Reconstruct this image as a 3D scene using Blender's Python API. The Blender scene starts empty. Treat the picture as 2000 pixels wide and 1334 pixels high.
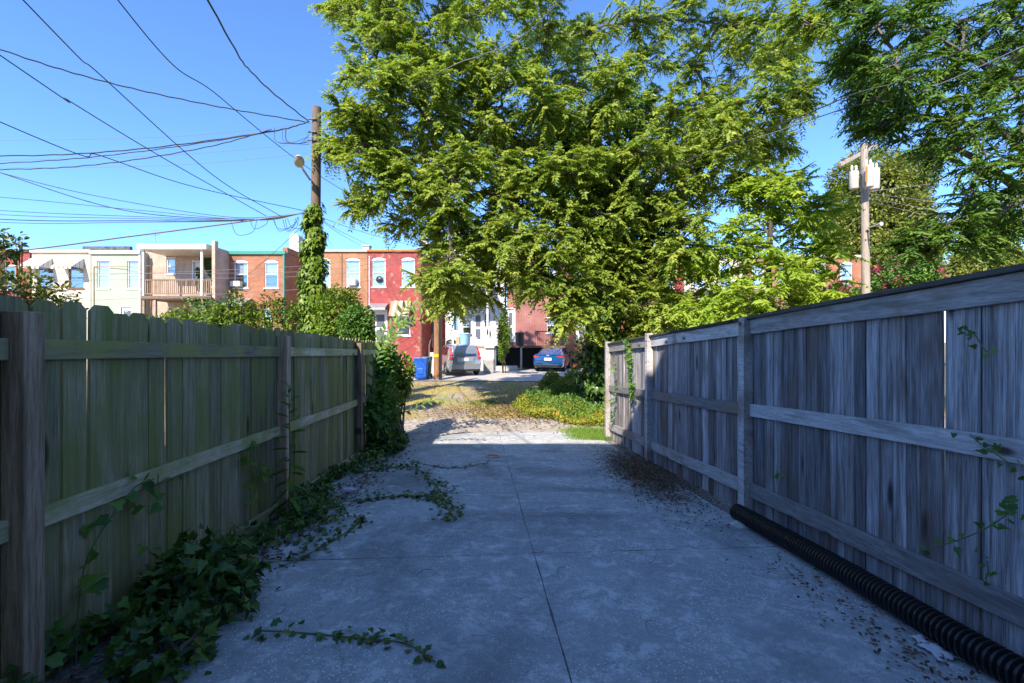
import bpy, math, random
import numpy as np
from mathutils import Vector, Matrix
random.seed(11); rng = np.random.default_rng(11)
S = bpy.context.scene
COL = S.collection
# ------------------------------------------------------------------ camera, sky, sun, exposure
F = 889.0; CZ = 1.42
cd = bpy.data.cameras.new('camera'); cam = bpy.data.objects.new('camera', cd); COL.objects.link(cam)
cam.location = (0, 0, CZ); cam.rotation_euler = (math.radians(90), 0, 0)
cd.sensor_width = 36; cd.lens = 16.0; cd.clip_start = 0.05; cd.clip_end = 2000
S.camera = cam
SUN = Vector((-0.39, -1.0, 0.87)).normalized()
SUN_EL = math.asin(SUN.z); SUN_AZ = math.atan2(SUN.x, SUN.y)
W = bpy.data.worlds.new('World'); S.world = W; W.use_nodes = True
nt = W.node_tree; nt.nodes.clear()
sky = nt.nodes.new('ShaderNodeTexSky'); sky.sky_type = 'NISHITA'; sky.sun_disc = False
sky.sun_elevation = SUN_EL; sky.sun_rotation = SUN_AZ
sky.altitude = 1500; sky.air_density = 1.0; sky.dust_density = 0.0; sky.ozone_density = 10.0
bg = nt.nodes.new('ShaderNodeBackground'); bg.inputs[1].default_value = 0.15
wo = nt.nodes.new('ShaderNodeOutputWorld')
nt.links.new(sky.outputs[0], bg.inputs[0]); nt.links.new(bg.outputs[0], wo.inputs[0])
sd = bpy.data.lights.new('sun', 'SUN'); sd.energy = 3.9; sd.angle = math.radians(0.53); sd.color = (1.0, 0.90, 0.75)
sun = bpy.data.objects.new('sun', sd); COL.objects.link(sun); sun.location = (-10, -25, 30)
sun.rotation_euler = SUN.to_track_quat('Z', 'Y').to_euler()
S.view_settings.view_transform = 'Standard'; S.view_settings.look = 'None'
S.view_settings.exposure = 1.38; S.view_settings.gamma = 1.0
S.render.engine = 'CYCLES'
S.cycles.max_bounces = 6; S.cycles.diffuse_bounces = 3; S.cycles.transparent_max_bounces = 8
S.cycles.use_denoising = True

# ------------------------------------------------------------------ helpers
def P(px, py, Y): return Vector(((px - 1000) * Y / F, Y, CZ - (py - 667) * Y / F))
GP = [(-80, 0.3), (-3, 0.17), (0, 0), (9.6, -0.538), (10.6, -0.56), (12, -0.54), (16, -0.50), (24, -0.42), (60, -0.30), (900, 0)]
def gz(y): return float(np.interp(y, [a for a, b in GP], [b for a, b in GP]))
def link(o): COL.objects.link(o); return o
def put(o, parent):
    if parent is not None:
        o.parent = parent
        if parent.type == 'EMPTY' and parent.get('_w') is not None: o.matrix_parent_inverse = Matrix.Translation(-Vector(parent.location))
    return o
def tag(o, label, cat, group=None, kind=None):
    o['label'] = label
    if cat: o['category'] = cat
    if group: o['group'] = group
    if kind: o['kind'] = kind
    return o
ROOTS = []
def thing(name, label, cat, loc, group=None, local=False, rz=0):
    o = bpy.data.objects.new(name, None); link(o); o.location = loc; o.rotation_euler = (0, 0, rz); o.empty_display_size = .1
    if not local: o['_w'] = 1; ROOTS.append(o)
    return tag(o, label, cat, group)
class MB:
    def __init__(s): s.v = []; s.f = []
    def add(s, v, f):
        n = len(s.v); s.v += [tuple(p) for p in v]; s.f += [tuple(i + n for i in q) for q in f]; return s
    def hexa(s, p): return s.add(p, [(0, 3, 2, 1), (4, 5, 6, 7), (0, 1, 5, 4), (1, 2, 6, 5), (2, 3, 7, 6), (3, 0, 4, 7)])
    def box(s, x0, x1, y0, y1, z0, z1):
        return s.hexa([(x0, y0, z0), (x1, y0, z0), (x1, y1, z0), (x0, y1, z0), (x0, y0, z1), (x1, y0, z1), (x1, y1, z1), (x0, y1, z1)])
    def bar(s, a, b, w, h, up=(0, 0, 1)):
        a = Vector(a); b = Vector(b); d = (b - a).normalized(); sd = d.cross(Vector(up))
        if sd.length < 1e-4: sd = Vector((1, 0, 0))
        sd.normalize(); u = sd.cross(d)
        q = [(-w/2, -h/2), (w/2, -h/2), (w/2, h/2), (-w/2, h/2)]
        A = [a + sd*i + u*j for i, j in q]; B = [b + sd*i + u*j for i, j in q]
        return s.hexa(A + B)
    def tube(s, pts, r, n=8, cap=True):
        pts = [Vector(p) for p in pts]; m = len(pts); V = []; Fc = []
        if not hasattr(r, '__len__'): r = [r] * m
        d = (pts[1] - pts[0]).normalized(); ref = Vector((0, 0, 1)) if abs(d.z) < .9 else Vector((1, 0, 0))
        sd = d.cross(ref).normalized()
        for i in range(m):
            d = (pts[min(i+1, m-1)] - pts[max(i-1, 0)]).normalized()
            sd = (sd - d * sd.dot(d)).normalized(); u = d.cross(sd)
            for k in range(n):
                a = 2 * math.pi * k / n; V.append(pts[i] + (sd * math.cos(a) + u * math.sin(a)) * r[i])
        for i in range(m - 1):
            for k in range(n): Fc.append((i*n + k, i*n + (k+1) % n, (i+1)*n + (k+1) % n, (i+1)*n + k))
        if cap: Fc += [tuple(range(n))[::-1], tuple((m-1)*n + k for k in range(n))]
        return s.add(V, Fc)
    def lathe(s, c, prof, n=20):
        V = []; Fc = []
        for r, z in prof:
            for k in range(n): a = 2*math.pi*k/n; V.append((c[0] + r*math.cos(a), c[1] + r*math.sin(a), c[2] + z))
        for i in range(len(prof)-1):
            for k in range(n): Fc.append((i*n+k, i*n+(k+1) % n, (i+1)*n+(k+1) % n, (i+1)*n+k))
        Fc += [tuple(range(n))[::-1], tuple((len(prof)-1)*n+k for k in range(n))]
        return s.add(V, Fc)
    def build(s, name, m, parent=None, smooth=None, bevel=0):
        me = bpy.data.meshes.new(name); me.from_pydata(s.v, [], s.f); me.update()
        if m is not None: me.materials.append(m)
        if smooth is not None:
            me.polygons.foreach_set('use_smooth', [True] * len(me.polygons)); me.set_sharp_from_angle(angle=math.radians(smooth))
        o = link(bpy.data.objects.new(name, me))
        if bevel:
            b = o.modifiers.new('bevel', 'BEVEL'); b.width = bevel; b.segments = 2; b.limit_method = 'ANGLE'
        return put(o, parent)
def single(mb, name, m, label, cat, group=None, kind=None, smooth=None, bevel=0):
    return tag(mb.build(name, m, None, smooth, bevel), label, cat, group, kind)
def struct(mb, name, m, smooth=None):
    o = mb.build(name, m, None, smooth); o['kind'] = 'structure'; o['label'] = STRUCT.get(name, name.replace('_', ' ')); return o
STRUCT = {}

# ------------------------------------------------------------------ materials
class N:
    def __init__(s, name):
        s.m = bpy.data.materials.new(name); s.m.use_nodes = True; s.t = s.m.node_tree; s.b = s.t.nodes['Principled BSDF']
        s.out = s.t.nodes['Material Output']
    def n(s, typ, **k):
        x = s.t.nodes.new(typ)
        for a, v in k.items():
            if a.startswith('i_'): x.inputs[a[2:].replace('_', ' ')].default_value = v
            else: setattr(x, a, v)
        return x
    def l(s, a, b): s.t.links.new(a, b)
    def coord(s, kind='Object', scale=(1, 1, 1), rand=False):
        tc = s.n('ShaderNodeTexCoord'); mp = s.n('ShaderNodeMapping'); mp.inputs['Scale'].default_value = scale
        s.l(tc.outputs[kind], mp.inputs['Vector'])
        if rand:
            oi = s.n('ShaderNodeObjectInfo'); mu = s.n('ShaderNodeMath', operation='MULTIPLY'); mu.inputs[1].default_value = 57.0
            cb = s.n('ShaderNodeCombineXYZ'); s.l(oi.outputs['Random'], mu.inputs[0])
            for q in range(3): s.l(mu.outputs[0], cb.inputs[q])
            s.l(cb.outputs[0], mp.inputs['Location'])
        return mp.outputs[0]
    def noise(s, vec, scale, detail=4, rough=.55, dist=0):
        x = s.n('ShaderNodeTexNoise'); x.inputs['Scale'].default_value = scale; x.inputs['Detail'].default_value = detail
        x.inputs['Roughness'].default_value = rough; x.inputs['Distortion'].default_value = dist; s.l(vec, x.inputs['Vector']); return x.outputs['Fac']
    def ramp(s, fac, stops):
        x = s.n('ShaderNodeValToRGB'); e = x.color_ramp.elements
        while len(e) < len(stops): e.new(.5)
        for i, (p, c) in enumerate(stops):
            e[i].position = p; e[i].color = (c, c, c, 1) if not hasattr(c, '__len__') else (*c, 1)
        s.l(fac, x.inputs[0]); return x.outputs[0]
    def mix(s, fac, a, b, mode='MIX'):
        x = s.n('ShaderNodeMix', data_type='RGBA', blend_type=mode)
        for inp, v in ((x.inputs[0], fac), (x.inputs[6], a), (x.inputs[7], b)):
            if hasattr(v, 'links') or hasattr(v, 'is_linked'): s.l(v, inp)
            elif hasattr(v, '__len__'): inp.default_value = (*v, 1)
            else: inp.default_value = v
        return x.outputs[2]
    def bump(s, h, strength=.3, dist=.02):
        x = s.n('ShaderNodeBump'); x.inputs['Strength'].default_value = strength; x.inputs['Distance'].default_value = dist
        s.l(h, x.inputs['Height']); s.l(x.outputs[0], s.b.inputs['Normal'])
    def col(s, c, rough=.8, spec=None):
        if hasattr(c, '__len__') and not hasattr(c, 'links'): s.b.inputs['Base Color'].default_value = (*c, 1)
        else: s.l(c, s.b.inputs['Base Color'])
        s.b.inputs['Roughness'].default_value = rough
        if spec is not None: s.b.inputs['Specular IOR Level'].default_value = spec
        return s.m
def mottled(name, c1, c2, scale=6, rough=.8, bump=.15, metal=0, spec=None, stretch=(1, 1, 1), lo=.35, hi=.65):
    n = N(name); v = n.coord('Object', stretch, True); f = n.noise(v, scale)
    c = n.ramp(f, [(lo, c1), (hi, c2)]); n.bump(n.noise(v, scale * 6), bump, .01)
    n.b.inputs['Metallic'].default_value = metal
    return n.col(c, rough, spec)
def wood(name, dark, light, green=None, axis='Z', gs=1.0, stain=None):
    n = N(name); sc = {'Z': (9, 9, .55), 'Y': (9, .55, 9), 'X': (.55, 9, 9)}[axis]
    v = n.coord('Object', tuple(q * gs for q in sc), True); v2 = n.coord('Object', (1, 1, 1), True)
    g = n.noise(v, 5, 8, .65, .6); fine = n.noise(v, 22, 4, .6)
    c = n.ramp(g, [(.34, dark), (.5, tuple((a + b) / 2 for a, b in zip(dark, light))), (.64, light)])
    c = n.mix(.4, c, n.ramp(fine, [(.38, dark), (.62, light)]))
    streak = n.noise(v, 2.2, 3, .5)
    c = n.mix(n.ramp(streak, [(.56, 0.), (.68, .65)]), c, tuple(q * .8 for q in dark))
    oi = n.n('ShaderNodeObjectInfo'); tone = n.ramp(oi.outputs['Random'], [(0, .45), (.5, .85), (1, 1.3)])
    c = n.mix(1.0, c, tone, 'MULTIPLY')
    big = n.noise(v2, 1.7, 3, .6)
    if stain: c = n.mix(n.ramp(big, [(.52, 0.), (.66, .75)]), c, stain)
    if green: c = n.mix(n.ramp(n.noise(v2, 2.3, 4, .6), [(.40, .0), (.60, .85)]), c, green)
    vo = n.n('ShaderNodeTexVoronoi'); vo.inputs['Scale'].default_value = 1.0
    kv = n.coord('Object', {'Z': (.01, 5.5, 2.2), 'Y': (.01, 2.2, 5.5), 'X': (2.2, .01, 5.5)}[axis], True); n.l(kv, vo.inputs['Vector'])
    c = n.mix(n.ramp(vo.outputs['Distance'], [(.07, .9), (.15, 0.)]), c, tuple(q * .25 for q in dark))
    n.bump(g, .5, .012)
    return n.col(c, .85, .25)
def leafmat(name, stops, trans=.3, rough=.45):
    n = N(name); a = n.n('ShaderNodeAttribute', attribute_name='rnd'); c = n.ramp(a.outputs['Fac'], stops)
    n.col(c, rough, .35)
    t = n.n('ShaderNodeBsdfTranslucent'); n.l(n.mix(1.0, c, (1.0, 1.05, .45), 'MULTIPLY'), t.inputs['Color'])
    mx = n.n('ShaderNodeMixShader'); mx.inputs[0].default_value = trans
    n.l(n.b.outputs[0], mx.inputs[1]); n.l(t.outputs[0], mx.inputs[2]); n.l(mx.outputs[0], n.out.inputs['Surface'])
    return n.m
def brick(name, b1, b2, mortar, rough=.85, patch=None):
    n = N(name); tc = n.n('ShaderNodeTexCoord'); sp = n.n('ShaderNodeSeparateXYZ'); n.l(tc.outputs['Object'], sp.inputs[0])
    ad = n.n('ShaderNodeMath', operation='ADD'); n.l(sp.outputs[0], ad.inputs[0]); n.l(sp.outputs[1], ad.inputs[1])
    cb = n.n('ShaderNodeCombineXYZ'); n.l(ad.outputs[0], cb.inputs[0]); n.l(sp.outputs[2], cb.inputs[1])
    br = n.n('ShaderNodeTexBrick'); n.l(cb.outputs[0], br.inputs['Vector'])
    br.inputs['Scale'].default_value = 1; br.inputs['Brick Width'].default_value = .215; br.inputs['Row Height'].default_value = .075
    br.inputs['Mortar Size'].default_value = .011; br.inputs['Color1'].default_value = (*b1, 1); br.inputs['Color2'].default_value = (*b2, 1); br.inputs['Mortar'].default_value = (*mortar, 1)
    v = n.coord('Object'); big = n.noise(v, 1.3, 5, .65)
    c = n.mix(n.ramp(big, [(.3, 0.), (.7, .55)]), br.outputs['Color'], tuple(q * .6 for q in b2))
    if patch: c = n.mix(n.ramp(n.noise(v, 2.1, 6, .7), [(.55, 0.), (.62, .7)]), c, patch)
    n.bump(br.outputs['Fac'], -.4, .01)
    return n.col(c, rough)
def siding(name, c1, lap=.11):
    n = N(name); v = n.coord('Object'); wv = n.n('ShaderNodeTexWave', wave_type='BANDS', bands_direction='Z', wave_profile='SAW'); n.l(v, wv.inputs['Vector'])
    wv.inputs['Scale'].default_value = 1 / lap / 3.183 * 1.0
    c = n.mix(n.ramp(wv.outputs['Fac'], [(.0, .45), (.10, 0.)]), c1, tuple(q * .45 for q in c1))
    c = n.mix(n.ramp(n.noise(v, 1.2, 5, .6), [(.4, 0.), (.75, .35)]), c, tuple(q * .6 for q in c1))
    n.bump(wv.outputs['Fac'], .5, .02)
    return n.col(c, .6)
def concrete(name, c1, c2, chips=True):
    n = N(name); v = n.coord('Object')
    a = n.noise(v, .9, 6, .62, .4); b = n.noise(v, 22, 8, .75); d = n.noise(v, 110, 3, .6)
    c = n.ramp(a, [(.3, c1), (.7, c2)]); c = n.mix(.55, c, n.ramp(b, [(.3, c1), (.7, c2)]))
    h = n.mix(.5, b, d)
    if chips:
        vo = n.n('ShaderNodeTexVoronoi', feature='F1'); vo.inputs['Scale'].default_value = 46; n.l(v, vo.inputs['Vector'])
        pt = n.ramp(n.noise(v, 1.6, 5, .65, .8), [(.41, 0.), (.54, 1.)])
        sp = n.mix(1.0, n.ramp(vo.outputs['Distance'], [(.16, 1.), (.30, 0.)]), pt, 'MULTIPLY')
        c = n.mix(sp, c, (.80, .80, .78))
        worn = n.ramp(n.noise(v, 5.5, 12, .85, .3), [(.51, 0.), (.58, .75)])
        c = n.mix(worn, c, (.68, .68, .68))
        st = n.ramp(n.noise(v, .55, 4, .6, 1.2), [(.50, 0.), (.64, .6)])
        c = n.mix(st, c, (.14, .145, .15))
        c = n.mix(n.ramp(d, [(.30, .55), (.42, 0.)]), c, (.10, .10, .11))
        h = n.mix(sp, h, (1, 1, 1))
        wv = n.n('ShaderNodeVectorMath', operation='ADD'); nz_ = n.n('ShaderNodeTexNoise'); nz_.inputs['Scale'].default_value = 2.5; nz_.inputs['Detail'].default_value = 6; n.l(v, nz_.inputs['Vector']); n.l(v, wv.inputs[0]); n.l(nz_.outputs['Color'], wv.inputs[1])
        ve = n.n('ShaderNodeTexVoronoi', feature='DISTANCE_TO_EDGE'); ve.inputs['Scale'].default_value = .42; n.l(wv.outputs[0], ve.inputs['Vector'])
        c = n.mix(n.ramp(ve.outputs['Distance'], [(.0015, .4), (.004, 0.)]), c, (.07, .07, .075))
    n.bump(h, .55, .012)
    return n.col(c, .88, .3)
def plain(name, c, rough=.5, metal=0, spec=None):
    n = N(name); v = n.coord('Object', (1, 1, 1), True)
    cc = n.mix(n.ramp(n.noise(v, 9, 5, .6), [(.4, 0.), (.7, .3)]), c, tuple(q * .65 for q in c))
    n.b.inputs['Metallic'].default_value = metal
    return n.col(cc, rough, spec)
def glass(name, tint=(.9, .95, 1), amt=.25):
    n = N(name); tr = n.n('ShaderNodeBsdfTransparent'); tr.inputs[0].default_value = (*tint, 1)
    gl = n.n('ShaderNodeBsdfGlossy'); gl.inputs['Roughness'].default_value = .03
    mx = n.n('ShaderNodeMixShader'); mx.inputs[0].default_value = amt
    n.l(tr.outputs[0], mx.inputs[1]); n.l(gl.outputs[0], mx.inputs[2]); n.l(mx.outputs[0], n.out.inputs['Surface']); return n.m
def groundmat():
    n = N('soil_gravel_grass'); v = n.coord('Object')
    a = n.noise(v, .55, 6, .65, .6); b = n.noise(v, 5, 8, .72); d = n.noise(v, 40, 4, .65)
    c = n.ramp(b, [(.3, (.22, .17, .13)), (.5, (.37, .30, .24)), (.7, (.52, .45, .38))])
    c = n.mix(n.ramp(a, [(.44, 0.), (.58, .8)]), c, n.ramp(b, [(.3, (.28, .23, .06)), (.7, (.52, .41, .13))]))
    c = n.mix(n.ramp(d, [(.35, .6), (.5, 0.)]), c, (.09, .075, .06))
    n.bump(n.mix(.5, b, d), .9, .03); return n.col(c, .95, .15)
M = {}
M['ground'] = groundmat()
M['alley'] = mottled('alley_gravel', (.22, .185, .16), (.52, .46, .40), 9, .95, .9, lo=.3, hi=.72)
M['drive'] = concrete('driveway_concrete', (.25, .26, .27), (.52, .53, .54))
M['pad'] = concrete('pad_concrete', (.36, .34, .31), (.50, .47, .43), False)
M['gap'] = mottled('joint_dirt', (.10, .095, .085), (.30, .28, .25), 30, .95, .8)
M['lw'] = wood('left_fence_wood', (.14, .115, .075), (.52, .44, .28), (.22, .23, .065))
M['lr'] = wood('left_rail_wood', (.30, .25, .17), (.70, .60, .43), (.34, .32, .10), 'Y')
M['lp'] = wood('left_post_wood', (.24, .15, .09), (.62, .46, .32), None)
M['rw'] = wood('right_fence_wood', (.11, .085, .08), (.56, .56, .60), None, 'Z', 1.0, (.13, .085, .06))
M['rr'] = wood('right_rail_wood', (.25, .23, .22), (.58, .57, .58), None, 'Y', 1.0, (.24, .18, .14))
M['cap'] = wood('fence_cap_wood', (.04, .036, .034), (.11, .10, .095), None, 'Y')
M['pole'] = wood('pole_wood', (.16, .105, .07), (.40, .30, .215), None)
M['pole_o'] = wood('reddish_pole_wood', (.22, .10, .05), (.46, .26, .14), None)
M['pole_g'] = wood('grey_pole_wood', (.20, .165, .14), (.42, .36, .31), None)
M['bark'] = wood('bark', (.05, .042, .034), (.16, .135, .11), None, 'Z', .6)
M['twig'] = mottled('twig_bark', (.06, .05, .04), (.16, .13, .10), 8)
M['wire'] = plain('black_cable', (.018, .018, .02), .6)
M['wireg'] = plain('grey_cable', (.16, .15, .165), .6)
M['black'] = plain('black_plastic', (.014, .014, .016), .38)
M['pipe'] = plain('black_pipe_plastic', (.012, .012, .014), .33)
M['white'] = plain('white_paint', (.66, .66, .65), .5)
M['cream'] = plain('cream_paint', (.70, .66, .58), .6)
M['tan'] = plain('tan_paint', (.30, .22, .14), .7)
M['brown'] = plain('brown_paint', (.13, .07, .04), .7)
M['teal'] = plain('green_trim_paint', (.02, .24, .19), .5)
M['galv'] = plain('galvanised_metal', (.42, .43, .45), .45, .6)
M['lampm'] = plain('lamp_metal', (.50, .49, .45), .5, .2)
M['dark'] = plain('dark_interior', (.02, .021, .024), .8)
M['blind'] = plain('window_blind', (.72, .73, .76), .7)
M['unlit_backing'] = plain('unlit_room_tone', (.10, .11, .14), .8)  # dark tone painted for the unlit room behind window and door glass
M['glass'] = glass('window_glass'); M['carglass'] = glass('car_glass', (.10, .12, .14), .35)
M['roof'] = mottled('tar_roof', (.05, .05, .055), (.14, .14, .14), 5)
M['br_or'] = brick('orange_brick', (.40, .13, .05), (.28, .075, .035), (.36, .25, .18), patch=(.42, .2, .11))
M['br_yl'] = brick('buff_orange_brick', (.40, .17, .065), (.32, .115, .05), (.38, .27, .18))
M['br_rd'] = brick('painted_red_brick', (.36, .05, .05), (.27, .035, .035), (.33, .10, .09), patch=(.40, .2, .15))
M['br_dk'] = brick('dark_red_brick', (.33, .06, .045), (.22, .04, .035), (.48, .36, .33))
M['br_back'] = brick('cream_painted_brick', (.72, .68, .62), (.66, .62, .56), (.6, .56, .5))
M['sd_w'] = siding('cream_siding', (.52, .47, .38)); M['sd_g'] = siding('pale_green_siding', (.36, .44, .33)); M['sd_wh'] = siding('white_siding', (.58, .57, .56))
M['stucco'] = mottled('beige_stucco', (.38, .27, .21), (.48, .36, .29), 3, .9, .3)
M['stone'] = mottled('pale_block', (.42, .40, .37), (.58, .55, .50), 4, .9, .3)
M['deckw'] = wood('deck_wood', (.20, .13, .09), (.46, .34, .25), None)
M['bluebin'] = plain('blue_bin_plastic', (.012, .10, .50), .38)
M['grnbin'] = plain('green_bin_plastic', (.03, .09, .05), .5)
M['ltblue'] = plain('pale_blue_plastic', (.22, .42, .62), .5)
M['card'] = plain('cardboard', (.45, .31, .17), .85)
M['silver'] = plain('silver_car_paint', (.45, .46, .48), .25, .7); M['bluecar'] = plain('blue_car_paint', (.012, .09, .27), .15, .3)
M['silver'].node_tree.nodes['Principled BSDF'].inputs['Coat Weight'].default_value = .6
M['bluecar'].node_tree.nodes['Principled BSDF'].inputs['Coat Weight'].default_value = 1
M['red'] = plain('red_lens', (.55, .012, .02), .25); M['tyre'] = plain('tyre_rubber', (.018, .018, .018), .8)
M['rim'] = plain('alloy', (.5, .5, .52), .3, .8); M['plate'] = plain('number_plate', (.65, .68, .72), .5)
M['yellow'] = plain('yellow_band', (.75, .42, .02), .6); M['rust'] = plain('rust', (.42, .16, .04), .9)
M['paper'] = plain('pale_litter', (.62, .60, .66), .7)
M['litter'] = leafmat('dead_leaves', [(0, (.05, .03, .022)), (.5, (.12, .065, .04)), (.85, (.24, .14, .07)), (1, (.34, .22, .10))], .1, .8)
M['ail'] = leafmat('ailanthus_leaf', [(0, (.14, .23, .04)), (.45, (.26, .36, .055)), (.85, (.42, .50, .09)), (.985, (.46, .48, .08)), (1, (.5, .2, .03))], .5)
M['ail_b'] = leafmat('bright_ailanthus_leaf', [(0, (.19, .32, .035)), (.5, (.32, .46, .05)), (1, (.46, .55, .08))], .5)
M['ail_shade'] = leafmat('shaded_ailanthus_leaf', [(0, (.045, .11, .02)), (.6, (.10, .20, .03)), (.95, (.18, .29, .035)), (1, (.35, .34, .04))], .35)  # ailanthus greens darkened so the overhanging tree's shade is in the leaf colour
M['ivy'] = leafmat('ivy_leaf', [(0, (.03, .075, .014)), (.6, (.06, .13, .02)), (1, (.13, .21, .035))], .15, .35)
M['ivy_b'] = leafmat('pole_ivy_leaf', [(0, (.06, .13, .012)), (.6, (.13, .22, .018)), (1, (.25, .32, .03))], .25)
M['weed'] = leafmat('weed_leaf', [(0, (.05, .13, .025)), (.6, (.11, .23, .035)), (1, (.20, .34, .06))], .35)
M['weed_y'] = leafmat('yellowing_weed_leaf', [(0, (.10, .20, .02)), (.5, (.24, .32, .03)), (.8, (.42, .36, .04)), (1, (.45, .20, .05))], .3)
M['olive'] = leafmat('olive_leaf', [(0, (.13, .17, .035)), (.6, (.25, .29, .06)), (1, (.38, .36, .10))], .4)
M['pale'] = leafmat('variegated_leaf', [(0, (.10, .12, .04)), (.5, (.22, .22, .10)), (1, (.42, .40, .24))], .2)
M['reddish'] = leafmat('reddish_leaf', [(0, (.06, .10, .02)), (.5, (.15, .20, .03)), (.8, (.27, .25, .06)), (1, (.28, .15, .06))], .3)
M['pink'] = leafmat('pink_flower', [(0, (.45, .03, .12)), (1, (.70, .10, .25))], .3)
M['grass'] = leafmat('dry_grass', [(0, (.20, .22, .03)), (.5, (.46, .38, .07)), (1, (.66, .52, .2))], .25, .7)
M['grass_g'] = leafmat('green_grass', [(0, (.08, .18, .02)), (1, (.24, .36, .05))], .3, .6)
M['stem'] = plain('green_stem', (.12, .16, .05), .7)

# ------------------------------------------------------------------ leaf engine
TEMPL = {
    'rhomb': ([(0, 0, 0), (.38, .5, .10), (1, 0, -.06), (.38, -.5, .10)], [(0, 1, 2), (0, 2, 3)]),
    'oval': ([(0, 0, 0), (.25, .42, .06), (.65, .40, .04), (1, 0, -.10), (.65, -.40, .04), (.25, -.42, .06)], [(0, 1, 2, 3), (0, 3, 4, 5)]),
    'ivy': ([(0, 0, 0), (-.12, .38, .02), (.22, .62, .07), (.45, .32, .05), (1, 0, -.08), (.45, -.32, .05), (.22, -.62, .07), (-.12, -.38, .02)], [(0, 1, 2, 3), (0, 3, 4), (0, 4, 5), (0, 5, 6, 7)]),
    'blade': ([(0, .5, 0), (0, -.5, 0), (.55, -.35, .04), (.55, .35, .04), (1, 0, .22)], [(0, 1, 2, 3), (3, 2, 4)]),
}
def unit(a): return a / np.maximum(np.linalg.norm(a, axis=-1, keepdims=True), 1e-9)
class Leaves:
    def __init__(s): s.V = []; s.T = []; s.R = []; s.n = 0; s.Q = []
    def add(s, base, d, nrm, L, Wd, kind='rhomb', rnd=None):
        base = np.asarray(base, float).reshape(-1, 3); n = len(base)
        if n == 0: return s
        d = unit(np.broadcast_to(np.asarray(d, float), (n, 3))); nrm = np.broadcast_to(np.asarray(nrm, float), (n, 3))
        sd = unit(np.cross(nrm, d)); up = np.cross(d, sd)
        L = np.broadcast_to(np.asarray(L, float), (n,)); Wd = np.broadcast_to(np.asarray(Wd, float), (n,))
        tv, tf = TEMPL[kind]; tv = np.array(tv)
        V = base[:, None] + tv[None, :, 0, None] * (L[:, None, None] * d[:, None]) + tv[None, :, 1, None] * (Wd[:, None, None] * sd[:, None]) + tv[None, :, 2, None] * (L[:, None, None] * up[:, None])
        k = len(tv); off = s.n + np.arange(n) * k
        for f in tf:
            (s.T if len(f) == 3 else s.Q).append(off[:, None] + np.array(f)[None])
        s.V.append(V.reshape(-1, 3)); s.n += n * k
        r = rng.random(n) if rnd is None else np.clip(rnd, 0, 1)
        s.R.append(np.repeat(r, k)); return s
    def build(s, name, m, parent=None):
        me = bpy.data.meshes.new(name); V = np.concatenate(s.V)
        T = np.concatenate(s.T) if s.T else np.zeros((0, 3), int); Q = np.concatenate(s.Q) if s.Q else np.zeros((0, 4), int)
        me.vertices.add(len(V)); me.vertices.foreach_set('co', V.astype(np.float32).ravel())
        li = np.concatenate([T.ravel(), Q.ravel()]).astype(np.int32); me.loops.add(len(li)); me.loops.foreach_set('vertex_index', li)
        st = np.concatenate([np.arange(len(T)) * 3, len(T) * 3 + np.arange(len(Q)) * 4]).astype(np.int32)
        me.polygons.add(len(st)); me.polygons.foreach_set('loop_start', st)
        me.update(calc_edges=True); me.validate()
        a = me.attributes.new('rnd', 'FLOAT', 'POINT'); a.data.foreach_set('value', np.concatenate(s.R).astype(np.float32))
        me.materials.append(m); return put(link(bpy.data.objects.new(name, me)), parent)
def rdir(n, zb=0.0):
    d = rng.normal(size=(n, 3)); d[:, 2] += zb; return unit(d)
def fronds(lv, base, d, L, n=8, droop=.35, lw=.30, lsz=.17):
    """compound leaves: base (N,3), direction (N,3), length (N)"""
    N_ = len(base); t = np.linspace(.18, 1, n); d = unit(d); fr = rng.random(N_)
    up = np.array([0, 0, 1.]); sd = unit(np.cross(d, up) + 1e-4)
    pos = base[:, None] + d[:, None] * (L[:, None, None] * t[None, :, None]); pos[:, :, 2] -= droop * L[:, None] * t[None] ** 2
    tan = d[:, None] + np.zeros((1, n, 1)); tan[:, :, 2] -= 2 * droop * t[None]; tan = unit(tan)
    sz = L[:, None] * lsz * (1.15 - .55 * np.abs(t[None] - .4)) * (0.8 + .4 * rng.random((N_, n)))
    for sg in (-1, 1):
        ld = sg * sd[:, None] * .85 + tan * .5; ld[:, :, 2] -= .10 + .25 * rng.random((N_, n)); ld += rng.normal(size=ld.shape) * .24
        nr = np.array([-.2, -.6, .8]) + rng.normal(size=ld.shape) * .32
        lv.add(pos.reshape(-1, 3), ld.reshape(-1, 3), nr.reshape(-1, 3), (sz * 1.25).ravel(), (sz * lw * 1.45).ravel(), 'rhomb', (fr[:, None] * .7 + .3 * rng.random((N_, n))).ravel())
    # rachis
    lv.add(base, d + np.array([0, 0, -droop * .6]), np.broadcast_to(up, d.shape), L * .95, L * .012, 'rhomb', np.full(N_, .95))
def limb(mb, a, b, r0, r1, wob=.08, n=6, seg=6):
    a = Vector(a); b = Vector(b); Ln = (b - a).length; pts = []
    for i in range(seg + 1):
        t = i / seg; p = a.lerp(b, t); k = math.sin(math.pi * t) * Ln
        pts.append(p + Vector((random.gauss(0, wob), random.gauss(0, wob), random.gauss(0, wob * .6) + .10 * wob * 8)) * k * .5)
    pts[0] = a; pts[-1] = b
    mb.tube(pts, [r0 + (r1 - r0) * i / seg for i in range(seg + 1)], n); return pts
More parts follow.
